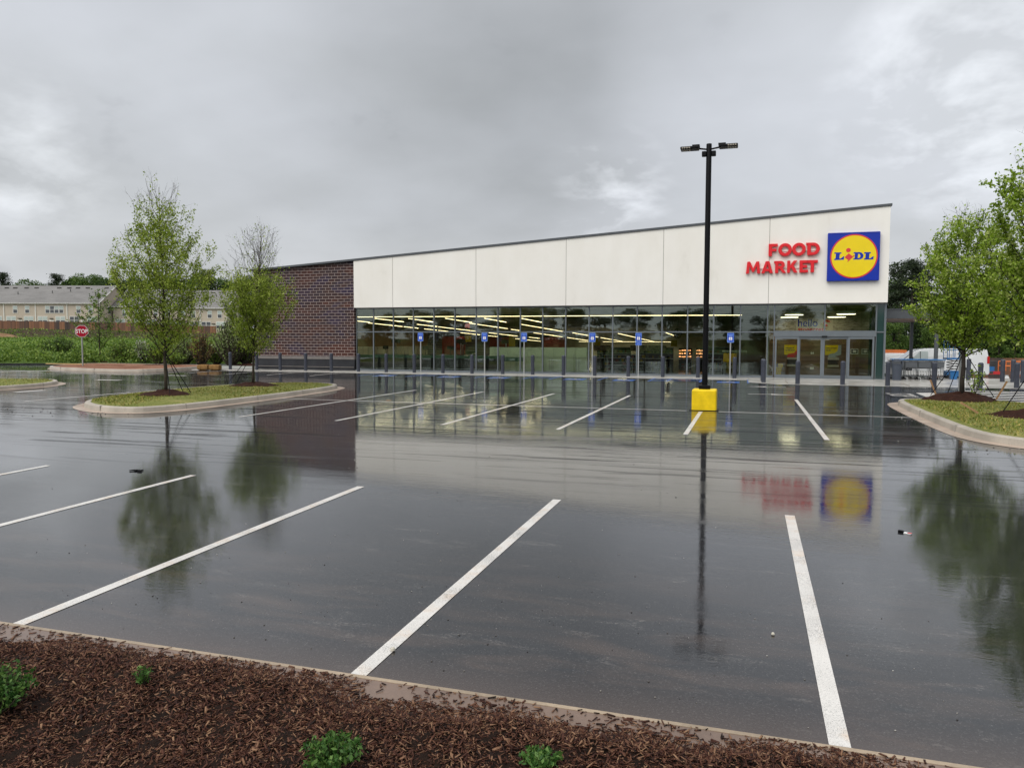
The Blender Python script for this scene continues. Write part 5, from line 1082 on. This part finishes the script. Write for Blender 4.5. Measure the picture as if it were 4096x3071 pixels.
# ------------------------------------------------------------------ vegetation
def leaf_mesh(name, P, size, mat_, parent=None, jitter=.5, droop=0., aspect=.55):
    P = np.asarray(P); n = len(P); s = size*(1+jitter*(rng.random(n)-.5)*2)[:, None]
    a = rng.normal(size=(n, 3)); a[:, 2] -= droop; a /= np.linalg.norm(a, axis=1)[:, None]
    b = np.cross(a, rng.normal(size=(n, 3))); b /= np.linalg.norm(b, axis=1)[:, None]
    V = np.stack([P-a*s*.5, P+b*s*aspect*.5, P+a*s*.5, P-b*s*aspect*.5], 1).reshape(-1, 3)
    return npmesh(name, V, np.arange(4*n).reshape(-1, 4), mat_, parent)
def young_tree(seed, H, h0, Rr, profile, nb, leaf_size, leaf_n, bare, mat_, rtrunk=.06, rise=.75, twl=.55, tilt=(0, 0), dens=1.0, bark='bark', leafdrop=0):
    """profile: list of (height fraction, radius fraction); bare: height fraction above which leaves thin out"""
    rs = random.Random(seed); mb = MB(); tips = []
    top = Vector((tilt[0], tilt[1], H*.97)); n = 12
    tr = [Vector((top.x*(i/n)**1.5+rs.gauss(0, .012), top.y*(i/n)**1.5+rs.gauss(0, .012), H*.97*i/n-.05*(i == 0))) for i in range(n+1)]
    mb.tube(tr, [max(.006, rtrunk*(1-.93*(i/n)**.8)) for i in range(n+1)], 8)
    pf = lambda z: np.interp(z, [p[0] for p in profile], [p[1] for p in profile])*Rr
    pts = []; wt = []
    def twig(p, d, l, r, lvl):
        q = [p]; m_ = 3
        for i in range(m_):
            d = (d+Vector((rs.gauss(0, .14), rs.gauss(0, .14), rs.gauss(.07, .08)))).normalized(); q.append(q[-1]+d*l/m_)
        mb.tube(q, [r, r*.75, r*.5, r*.25], 4 if lvl else 5, caps=False)
        for i in range(1, m_+1): pts.append(q[i]); pts.append((q[i]+q[i-1])/2)
        if lvl: 
            for _ in range(rs.randint(2, 3)):
                k = rs.randint(1, m_); dd = (d+Vector((rs.gauss(0, .5), rs.gauss(0, .5), rs.gauss(.05, .35)))).normalized(); twig(q[k], dd, l*rs.uniform(.4, .7), r*.5, lvl-1)
    for i in range(nb):
        f = (i+.5)/nb; zs = h0+(H*.86-h0)*f**1.15; az = i*2.399+rs.gauss(0, .3)
        zt = min(H, zs+rise*(H-h0)*.42*(1-.45*f)*rs.uniform(.7, 1.15)); rt = pf(zt/H)*rs.uniform(.72, 1.08)
        k = zs/(H*.97)*n; i0 = min(int(k), n-1); s0 = tr[i0].lerp(tr[i0+1], k-i0)
        e = Vector((s0.x+rt*math.cos(az), s0.y+rt*math.sin(az), zt)); c = Vector(((s0.x*.35+e.x*.65), (s0.y*.35+e.y*.65), s0.z+(zt-s0.z)*.35))
        path = [s0*(1-t)**2+c*2*t*(1-t)+e*t*t for t in [j/7 for j in range(8)]]
        for j in range(1, 7): path[j] += Vector((rs.gauss(0, .025), rs.gauss(0, .025), rs.gauss(0, .02)))
        r0 = rtrunk*.33*(1-.5*f); mb.tube(path, [max(.004, r0*(1-.85*j/7)) for j in range(8)], 5)
        L_ = (e-s0).length; nt = max(4, int(L_*7*dens))
        for _ in range(nt):
            t_ = rs.uniform(.08, 1); j = min(int(t_*7), 6); p = path[j].lerp(path[j+1], t_*7-j); d0 = (path[j+1]-path[j]).normalized()
            d = (d0*.7+Vector((rs.gauss(0, .55), rs.gauss(0, .55), rs.gauss(.18, .35)))).normalized(); twig(p, d, twl*rs.uniform(.45, 1.1)*(1.1-.3*t_), max(.0035, r0*.28), 1)
    P = np.array([tuple(p) for p in pts]); zf_ = P[:, 2]/H
    keep = rng.random(len(P)) < np.clip((bare-zf_)/.14+.12, .03, 1); P = P[keep]
    idx = rng.integers(0, len(P), leaf_n); C = P[idx]+rng.normal(size=(leaf_n, 3))*[.055, .055, .05]; C[:, 2] -= leafdrop*rng.random(leaf_n)
    t = empty('young_tree', (0, 0, 0)); mb.build('trunk', M[bark], t, smooth=True)
    leaf_mesh('crown', C, leaf_size, mat_, t, droop=.3); return t
def atpx(px_, F): return from_cam((px_-2048)/3050*F, F)
def guys(t, base, h, spots_):
    for (dx, dy) in spots_:
        m = MB(); m.tube([(0, 0, h), (dx, dy, .02)], .012, 5); m.build('guy_strap', M['black'], t, org=(0, 0, 0))
def mound(x, y, r, h, z, lab, mat_='mulchred', name='mulch_mound', ry=None):
    n, k = 40, 10; V = []; ry = ry or r
    for i in range(k+1):
        f = i/k
        for j in range(n):
            a = 2*math.pi*j/n; rr = f*(1+.10*math.sin(3*a+x)+.06*math.sin(7*a+y)); zz = h*(1-f*f)**1.2*(1+.15*math.sin(5*a+i))+random.gauss(0, .008)
            V.append((x+r*rr*math.cos(a), y+ry*rr*math.sin(a), z+zz-(.05 if i == k else 0)))
    m = MB(); m._a(V, [(i*n+j, i*n+(j+1) % n, (i+1)*n+(j+1) % n, (i+1)*n+j)[::-1] for i in range(k) for j in range(n)]); o = m.build(name, M[mat_], org=(x, y, z), smooth=True)
    return tag(o, lab, 'mulch', 'mulch mounds under the trees')
def chips_on(x, y, r, zc, h):
    def s():
        a = random.uniform(0, 6.28); q = r*1.02*math.sqrt(random.random()); return x+q*math.cos(a), y+q*math.sin(a)
    return s
prof1 = [(.12, .3), (.22, .45), (.36, .65), (.48, .85), (.62, 1.0), (.75, .76), (.86, .60), (.94, .48), (1, .30)]
t1 = young_tree(11, 6.45, 1.0, 1.58, prof1, 58, .064, 23500, .92, M['leaf_spring'], .055, 1.0, .42, tilt=(-.1, 0), leafdrop=.22)
t1.location = (-17.1, 19.2, .28); tag(t1, 'tall young tree with thin yellow-green leaves and bare top on the left island', 'tree', 'young trees on the kerbed islands'); guys(t1, None, 1.25, ((.45, -.35), (.75, .2), (.2, .5)))
mound(-17.1, 19.2, .80, .16, .22, 'dark red mulch ring under the tallest left tree')
prof2 = [(.12, .3), (.25, .62), (.4, .95), (.52, 1.0), (.64, .85), (.76, .62), (.9, .52), (1, .34)]
t2 = young_tree(29, 5.65, .95, 1.6, prof2, 62, .062, 20500, .76, M['leaf_spring'], .052, 1.35, .5, tilt=(.42, .1), leafdrop=.16)
t2.location = (-17.3, 23.8, .28); tag(t2, 'young tree with green lower crown and bare twiggy top before the brick wall', 'tree', 'young trees on the kerbed islands'); guys(t2, None, 1.2, ((-.9, -.3), (-.45, -.4)))
mound(-17.3, 23.8, .98, .14, .22, 'dark red mulch ring under the tree before the brick wall')
prof3 = [(.15, .45), (.28, .85), (.45, 1.0), (.62, .98), (.78, .82), (.9, .55), (1, .25)]
t3 = young_tree(37, 5.5, 1.12, 1.52, prof3, 54, .078, 27000, .96, M['leaf_maple'], .075, .9, .45, dens=1.15, bark='darkbark', leafdrop=.06)
t3.location = (6.04, 25.4, .33); tag(t3, 'full green young tree on the right island, whole trunk in view', 'tree', 'young trees on the kerbed islands'); guys(t3, None, 1.35, ((-.85, -.1), (-.35, .2), (.75, -.25)))
mound(6.04, 25.4, .95, .22, .22, 'dark red mulch ring under the right-hand tree')
m = MB(); pts_ = []
for k in range(5): m.tube([(0, 0, 0), (random.gauss(0, .12), random.gauss(0, .1), random.uniform(.4, .75))], .008, 4)
sk_ = empty('trunk_sprout', (6.35, 25.3, .35), 'leafy green sprout growing right beside the right tree trunk', 'plant'); m.build('stems', M['bark'], sk_, org=(0, 0, 0))
leaf_mesh('leaves', rng.normal(size=(220, 3))*[.1, .1, .2]+[.05, 0, .45], .07, M['leaf_maple'], sk_)
t4 = young_tree(51, 6.4, 1.1, 1.5, prof3, 48, .078, 27000, .99, M['leaf_maple'], .075, .95, .45, dens=1.1, bark='darkbark')
t4.location = (6.45, 20.1, .33); tag(t4, 'nearest green tree, cut by the right edge of the photo', 'tree', 'young trees on the kerbed islands'); guys(t4, None, 1.5, ((-.85, -.1), (-.3, -.6)))
mound(6.3, 20.0, 1.0, .20, .22, 'dark red mulch ring at the right edge of the photo')
t5 = young_tree(63, 5.5, .9, 2.0, [(.15, .7), (.35, 1.0), (.6, .75), (.8, .45), (1, .1)], 26, .12, 2600, .99, M['leaf_mid'], .07, .6, .6, dens=.6)
t5.location = (-45.2, 44.2, .2); tag(t5, 'sparse small tree behind the stop sign', 'tree'); guys(t5, None, 1.7, ((-.8, 0), (.8, .1)))
mound(-44.4, 43.4, 2.6, .16, .12, 'low dark mulch bed behind the stop sign', ry=.8); mound(-36.2, 39.8, 2.6, .14, .12, 'low dark mulch bed left of the hay bales', ry=.7); mound(-31.6, 43.4, 1.8, .14, .12, 'low dark mulch bed behind the hay bales', ry=.8)

# small shrubs in the foreground bed
def shrub(x, y, r, h, n, lab, mat_='leaf_shrub', ls=.026, name='low_shrub', z=None):
    t = empty(name, (x, y, mz(x, y) if z is None else z), lab, 'shrub', 'low green shrubs in the foreground bed' if z is None else None)
    m = MB(); P = []
    for k in range(int(16+n/60)):
        a = random.uniform(0, 6.28); q = math.sqrt(random.random()); e = Vector((r*q*math.cos(a), r*q*math.sin(a), h*(1-.45*q*q)*random.uniform(.75, 1.05)))
        m.tube([(e.x*.15, e.y*.15, 0), (e.x*.7, e.y*.7, e.z*.55), e], [.004*h/.2, .003*h/.2, .0015*h/.2], 4)
        for j in range(int(n/(16+n/60))):
            f = random.uniform(.3, 1.03); b = Vector((e.x*f, e.y*f, e.z*f)); P.append(tuple(b+Vector((random.gauss(0, r*.09), random.gauss(0, r*.09), random.gauss(0, h*.05)))))
    m.build('stems', M['bark'], t, org=(0, 0, 0)); leaf_mesh('foliage', P, ls, M[mat_], t, aspect=.5); return t
shrub(-3.66, 2.83, .22, .26, 2600, 'bushy green shrub at the left edge of the foreground bed')
shrub(-3.14, 3.30, .055, .12, 220, 'small green sprig in the mulch right of the left shrub', ls=.022)
shrub(-1.74, 2.92, .14, .14, 1500, 'rounded green shrub at the bottom of the foreground bed')
shrub(-.85, 3.20, .10, .06, 900, 'low green shrub at the bottom edge right of the rounded one')

# thicket behind the left lot edge
def thicket():
    P = []; S = []
    blobs = []
    for k in range(640):
        F = 53.5+20*random.random()**1.5; xp = random.uniform(-.80, -.34)*F; x, y = from_cam(xp, F)
        if x > -33 and y < 60: continue
        big_ = math.sin(x*.55+1)*math.sin(y*.8)+random.gauss(0, .35)
        r = .38+.5*max(0, big_)+random.uniform(0, .25); blobs.append((x, y, hillz(x, y)+r*.05, r, random.uniform(.65, 1.25)))
    for (x, y, z, r, sq) in blobs:
        n = int(210*r*r); d = rng.normal(size=(n, 3)); d /= np.linalg.norm(d, axis=1)[:, None]; d[:, 2] = np.abs(d[:, 2])
        rr = r*(.72+.36*rng.random((n, 1))); P.append(np.array((x, y, z))+d*rr*[1.15, 1.15, sq])
    P = np.concatenate(P); return tag(leaf_mesh('thicket', P, .13, M['leaf_mid'], aspect=.6, jitter=.7), 'dense mass of green brambles and weeds beyond the left edge of the lot', 'undergrowth', kind='stuff')
thicket()
def tuft_field(n, F0, F1, mat_, size, name, label, hh):
    P = []
    F = F0+(F1-F0)*rng.random(n); xp = -(.30+.5*rng.random(n))*F
    for a, b in zip(xp, F):
        x, y = from_cam(a, b); P.append((x, y, hillz(x, y)+hh*random.random()))
    return tag(leaf_mesh(name, P, size, mat_, droop=-1.5), label, 'grass', kind='stuff')
tuft_field(16000, 72, 121, M['leaf_mid'], .22, 'meadow_grass', 'rough green grass on the slope below the wooden fence', .18)
tuft_field(5000, 121, 144, M['leaf_mid'], .28, 'bank_weeds', 'sparse weeds on the brown soil bank below the wooden fence', .12)
for px_, F, r, h_, n, lab, mt, nm in ((925, 51, 1.15, 3.1, 5200, 'tall bushy green shrub just left of the brick corner tree', 'leaf_willow', 'tall_shrub'),
 (985, 52, 1.0, 2.0, 3200, 'dark green shrub at the foot of the brick corner', 'leaf_mid', 'tall_shrub'), (805, 50.5, .85, 2.3, 2400, 'rusty brown shrub directly behind the hay bales', 'leaf_rust', 'tall_shrub'),
 (740, 51.5, .9, 2.2, 2600, 'pale willow-like shrub left of the rusty shrub', 'leaf_willow', 'tall_shrub'), (572, 53.5, .7, 1.75, 1000, 'white blossoming bush behind the left tree trunk', 'petals', 'blossom_bush'),
 (640, 50.5, .95, 1.7, 2600, 'round green bush behind the tall left tree trunk', 'leaf_mid', 'tall_shrub'), (490, 54, 1.1, 1.6, 2600, 'leafy green bush right of the sparse small tree', 'leaf_mid', 'tall_shrub'),
 (865, 52, .9, 1.5, 2600, 'low dark green bush between the rusty and the tall shrubs', 'leaf_mid', 'tall_shrub'), (700, 49.5, .7, 1.0, 1800, 'low green bush left of the hay bales', 'leaf_mid', 'tall_shrub'),
 (235, 60, 1.5, 1.7, 3200, 'dark rounded bush on the grass left of the stop sign', 'leaf_forest', 'tall_shrub')):
    x, y = atpx(px_, F); shrub(x, y, r, h_, n, lab, mt, .12, nm, max(.12, hillz(x, y)-.05))
# wire-like pale stems in the rusty shrub
xD, yD = from_cam(-76, 112); dz_ = hillz(xD, yD); mound(xD, yD, 5, 1.0, dz_-.2, 'pile of orange dirt at the left edge below the fence', 'dirt', 'dirt_pile', 4)

# ------------------------------------------------------------------ houses and fence far left
HROT = YAW-.03
def townhouse(xp0, F0, width, z0, zeave, zridge, depth, lab, units, gable=True, seed=1):
    """rear elevation faces the camera; local x runs along the wall from its left end"""
    rs = random.Random(seed); bx, by = from_cam(xp0, F0); t = empty('townhouse_row', (bx, by, z0), lab, 'house', 'beige townhouse rows behind the fence', HROT)
    def bm(m, name, mt, par=None, **k): return m.build(name, mt, par or t, org=(0, 0, 0), **k)
    he = zeave-z0; hr = zridge-z0
    bm(MB().box(0, width, 0, depth, 0, he), 'wall', M['siding'])
    m = MB(); m.prism([(0, he), (depth, he), (depth/2, hr-.12)], .05, width-.05, 'x'); bm(m, 'gable_wall', M['siding'])
    ov = .35; th = .12; sl = (hr-he)/(depth/2)
    m = MB(); m.prism([(-ov, he-ov*sl), (depth/2, hr), (depth+ov, he-ov*sl), (depth+ov, he-ov*sl+th), (depth/2, hr+th), (-ov, he-ov*sl+th)], -.25, width+.25, 'x'); rf = bm(m, 'roof', M['shingle'])
    m = MB(); m.prism([(-ov-.02, he-ov*sl-.06), (depth/2, hr-.06), (depth/2, hr+th+.015), (-ov-.02, he-ov*sl+th+.015)], width+.251, width+.33, 'x'); m.box(-.25, width+.25, -ov-.10, -ov-.001, he-ov*sl-.02, he-ov*sl+.10); bm(m, 'eave_trim', M['trim'], rf)
    n = int(width/2.1)
    for k in range(n):
        x = 1+k*2.1+rs.uniform(-.4, .4)
        if k % 5 == 4: continue
        y = depth/2-.9; z = hr-.9*sl+th; bm(MB().box(x, x+.75, y-.2, y+.2, z-.1, z+.12), 'roof_vent', M['dark'], rf)
    for k in range(int(width/5)):
        x = 2+k*5+rs.uniform(-1, 1); y = rs.uniform(1.5, 4); z = he+y*sl+th; m = MB(); m.tube([(x, y, z-.1), (x, y, z+.5)], .07, 6); bm(m, 'roof_pipe', M['dark'], rf)
    uw = width/units
    def win(x, z, w, h_, dark):
        f = bm(MB().box(x-w/2-.1, x+w/2+.1, -.05, -.001, z-.1, z+h_+.1), 'window', M['trim'])
        bm(MB().box(x-w/2, x+w/2, -.07, -.051, z+h_/2+.04, z+h_), 'upper_pane', M['blind'] if not dark else M['darkglass'], f); bm(MB().box(x-w/2, x+w/2, -.07, -.051, z, z+h_/2-.04), 'lower_pane', M['darkglass'], f)
    for u in range(units):
        x0_ = u*uw
        if u: bm(MB().box(x0_-.09, x0_+.09, -.1, -.001, 0, he-.2), 'downpipe', M['trim'])
        if u % 3 == 2:
            for k in range(4): win(x0_+uw*.38+k*.92, he-2.0, .75, 1.3, k == 1)
        else:
            win(x0_+uw*.36, he-2.0, .75, 1.3, False); win(x0_+uw*.74, he-2.0, .75, 1.3, rs.random() < .3)
        for xx in (.22, .78):
            dark = rs.random() < .4
            for k in (-.48, .48): win(x0_+uw*xx+k, 1.35, .8, 1.35, dark)
        bm(MB().box(x0_+uw*.5-.45, x0_+uw*.5+.45, -.06, -.001, 0, 2.05), 'back_door', M['trim']); bm(MB().box(x0_+uw*.5-.35, x0_+uw*.5+.35, -.3, -.061, 2.3, 2.42), 'porch_light', M['dark'])
    if gable:
        for (y, z) in ((depth*.55, he-2.0), (depth*.30, he-2.0), (depth*.55, .9)):
            f = bm(MB().box(width, width+.05, y-.5, y+.5, z-.1, z+1.4), 'side_window', M['trim']); bm(MB().box(width+.051, width+.07, y-.4, y+.4, z, z+1.3), 'pane', M['darkglass'], f)
    bm(MB().box(width+.001, width+.06, -.02, .16, 0, he), 'corner_board', M['trim'])
    return t
townhouse(-125, 151, 44.2, 3.3, 8.75, 12.35, 12, 'beige townhouse row with long grey roof at the far left', 7, seed=2)
townhouse(-80.3, 154, 12.8, 2.9, 8.3, 11.9, 12, 'middle townhouse row partly hidden behind the tall left tree', 2, seed=3)
townhouse(-67.2, 152, 10.6, 2.4, 7.95, 11.6, 12, 'right-hand townhouse row with its beige gable end in view', 2, seed=5)
def fence(a, za, b, zb, h_, lab, mat_, name='wooden_fence', seg=2.4, th=.05):
    A, Bv = Vector((*a, za)), Vector((*b, zb)); d = Bv-A; L_ = Vector((d.x, d.y)).length; ang = math.atan2(d.y, d.x)
    t = empty(name, A, lab, 'fence', None, ang); n = int(L_/seg)
    for k in range(n):
        x0_, x1_ = k*L_/n, (k+1)*L_/n; z = (zb-za)*(k+.5)/n
        MB().box(x0_+.03, x1_-.03, 0, th, z, z+h_).build('board_panel', mat_, t, org=(0, 0, 0)) if k < 95 else None
        if k < 95: MB().box(x0_-.06, x0_+.029, -.03, .1, z-.2, z+h_+.04).build('post', mat_, t, org=(0, 0, 0))
    return t
fence(from_cam(-104, 144.8), 3.42, from_cam(-70, 145.5), 3.0, 1.75, 'long red-brown wooden board fence below the townhouses', M['boards'])
fence(from_cam(-70, 145.6), 2.7, from_cam(-56.5, 146), 2.45, 1.75, 'right stretch of red-brown wooden fence, stepped lower', M['boards'])
fence((13.5, 66), -.65, (30, 64), -.65, 1.3, 'reddish wooden fence behind the orange machinery at the right', M['boards'])

# ------------------------------------------------------------------ background trees
def forest_proto(seed, kind):
    rs = random.Random(seed); t = empty('background_tree', (0, 0, 0)); m = MB(); H = 10.
    P = []
    if kind == 'pine':
        m.tube([(0, 0, -.5), (.1, 0, 5), (0, .1, 10)], [.22, .15, .04], 7)
        for k in range(26):
            z = rs.uniform(4.8, 9.8); a = rs.uniform(0, 6.28); l_ = rs.uniform(.8, 2.3)*(1.2-.08*z); e = Vector((l_*math.cos(a), l_*math.sin(a), z+.35))
            m.tube([(0, 0, z-.3), (e.x*.5, e.y*.5, z), e], [.05, .035, .015], 4)
            for q in range(3):
                c = e*(.6+.2*q)/1.0; c = Vector((e.x*(.55+.22*q), e.y*(.55+.22*q), z+.25)); P.append(np.array(c)+rng.normal(size=(60, 3))*[.32, .32, .16])
        mt, sz = M['leaf_pine'], .17
    else:
        m.tube([(0, 0, -.5), (.15, .1, 3), (0, .2, 7.5)], [.22, .16, .05], 7)
        for k in range(34):
            z = rs.uniform(1.2 if kind != 'tall' else 3, 9.2); rad = 3.0*math.sqrt(max(.05, 1-((z-5.2)/5.0)**2)); a = rs.uniform(0, 6.28); q = rad*math.sqrt(rs.random())*.85
            c = Vector((q*math.cos(a), q*math.sin(a), z)); m.tube([(0, .1, max(.8, z-2)), c], [.07, .02], 4)
            r = rs.uniform(.7, 1.25); n = int(190*r); d = rng.normal(size=(n, 3)); d /= np.linalg.norm(d, axis=1)[:, None]
            P.append(np.array(c)+d*(r*(.55+.5*rng.random((n, 1))))*[1, 1, .8])
        mt, sz = (M['leaf_dark'] if kind == 'dark' else M['leaf_forest']), .26
    m.build('trunk', M['darkbark'], t, org=(0, 0, 0), smooth=True); leaf_mesh('crown', np.concatenate(P), sz, mt, t, aspect=.65); return t
protos = [forest_proto(101, 'dark'), forest_proto(102, 'bright'), forest_proto(103, 'pine'), forest_proto(104, 'dark'), forest_proto(105, 'bright')]
used = [False]*5
KN = ['dark broad', 'bright green broad', 'tall thin pine', 'dark rounded', 'pale green rounded']
def place_tree(k, x, y, z, s, sz_, lab, grp):
    o = protos[k] if not used[k] else copy_tree(protos[k]); used[k] = True
    o.location = (x, y, z); o.scale = (s, s, sz_); o.rotation_euler = (0, 0, random.uniform(0, 6.28)); tag(o, lab, 'tree', grp)
OW = ['first', 'second', 'third', 'fourth', 'fifth', 'sixth', 'seventh', 'eighth', 'ninth', 'tenth', 'eleventh', 'twelfth', 'thirteenth', 'fourteenth', 'fifteenth', 'sixteenth', 'seventeenth', 'eighteenth', 'nineteenth', 'twentieth', 'twenty-first', 'twenty-second', 'twenty-third', 'twenty-fourth', 'twenty-fifth', 'twenty-sixth', 'twenty-seventh', 'twenty-eighth']
# crest line behind the townhouses, read from the photograph: pixel x (of 4096), pixel y of the top, kind
crest = [(25, 1105, 2), (120, 1125, 4), (200, 1130, 0), (235, 1110, 2), (300, 1108, 1), (355, 1102, 4), (405, 1108, 1), (455, 1112, 3), (505, 1104, 0), (560, 1110, 1), (620, 1112, 3), (680, 1108, 4), (735, 1105, 0), (790, 1098, 1), (835, 1092, 2), (885, 1120, 4), (930, 1105, 3), (975, 1098, 0), (1030, 1102, 3), (1080, 1110, 1), (70, 1138, 3), (160, 1134, 3)]
for i_, (px_, py_, k) in enumerate(crest):
    F = 205+random.uniform(-8, 14); xp = (px_-2048)/3050*F; x, y = from_cam(xp, F); zt = CAMH+(1350-py_)/3050*F; zb = 4.6; s = max(.4, (zt-zb)/9.7)
    place_tree(k, x, y, zb, s*1.12, s, '%s tree on the skyline behind the townhouses, %s from the left' % (KN[k], OW[sum(1 for c in crest if c[0] < px_)]), 'trees on the skyline behind the townhouses')
right = [(3545, 1095, 0, 80), (3590, 1078, 2, 74), (3640, 1070, 2, 72), (3690, 1090, 2, 76), (3610, 1130, 3, 82), (3570, 1290, 4, 68), (3665, 1230, 0, 70), (3740, 1150, 3, 78), (3720, 1310, 1, 66), (3800, 1120, 0, 80), (3850, 1180, 3, 74), (3900, 1150, 0, 78), (3955, 1190, 3, 72), (3990, 1330, 1, 67), (4030, 1120, 0, 80), (4080, 1200, 3, 70), (4060, 1345, 4, 66), (4130, 1100, 0, 78), (4190, 1200, 1, 72), (3530, 1340, 4, 72), (3880, 1335, 4, 69)]
for i_, (px_, py_, k, F) in enumerate(right):
    xp = (px_-2048)/3050*F; x, y = from_cam(xp, F); zt = CAMH+(1364-py_)/3050*F; s = (zt+.7)/9.7
    place_tree(k, x, y, -.7, max(s*.95, .32), s, '%s tree behind the right parking area, %s from the left' % (KN[k], OW[sum(1 for c in right if c[0] < px_)]), 'trees behind the right parking area')
# woods on the far side of the road, behind the photographer: what the shop glass reflects
for i_ in range(26):
    x = -62+4.6*i_+random.uniform(-1, 1); y = -38+random.uniform(-5, 5); k = (4, 1, 4, 1, 3)[i_ % 5]
    place_tree(k, x, y, -.5, random.uniform(.8, 1.1), random.uniform(.55, .78), '%s tree in the woods opposite the shop, %s from the left' % (KN[k], OW[i_]), 'woods opposite the shop')
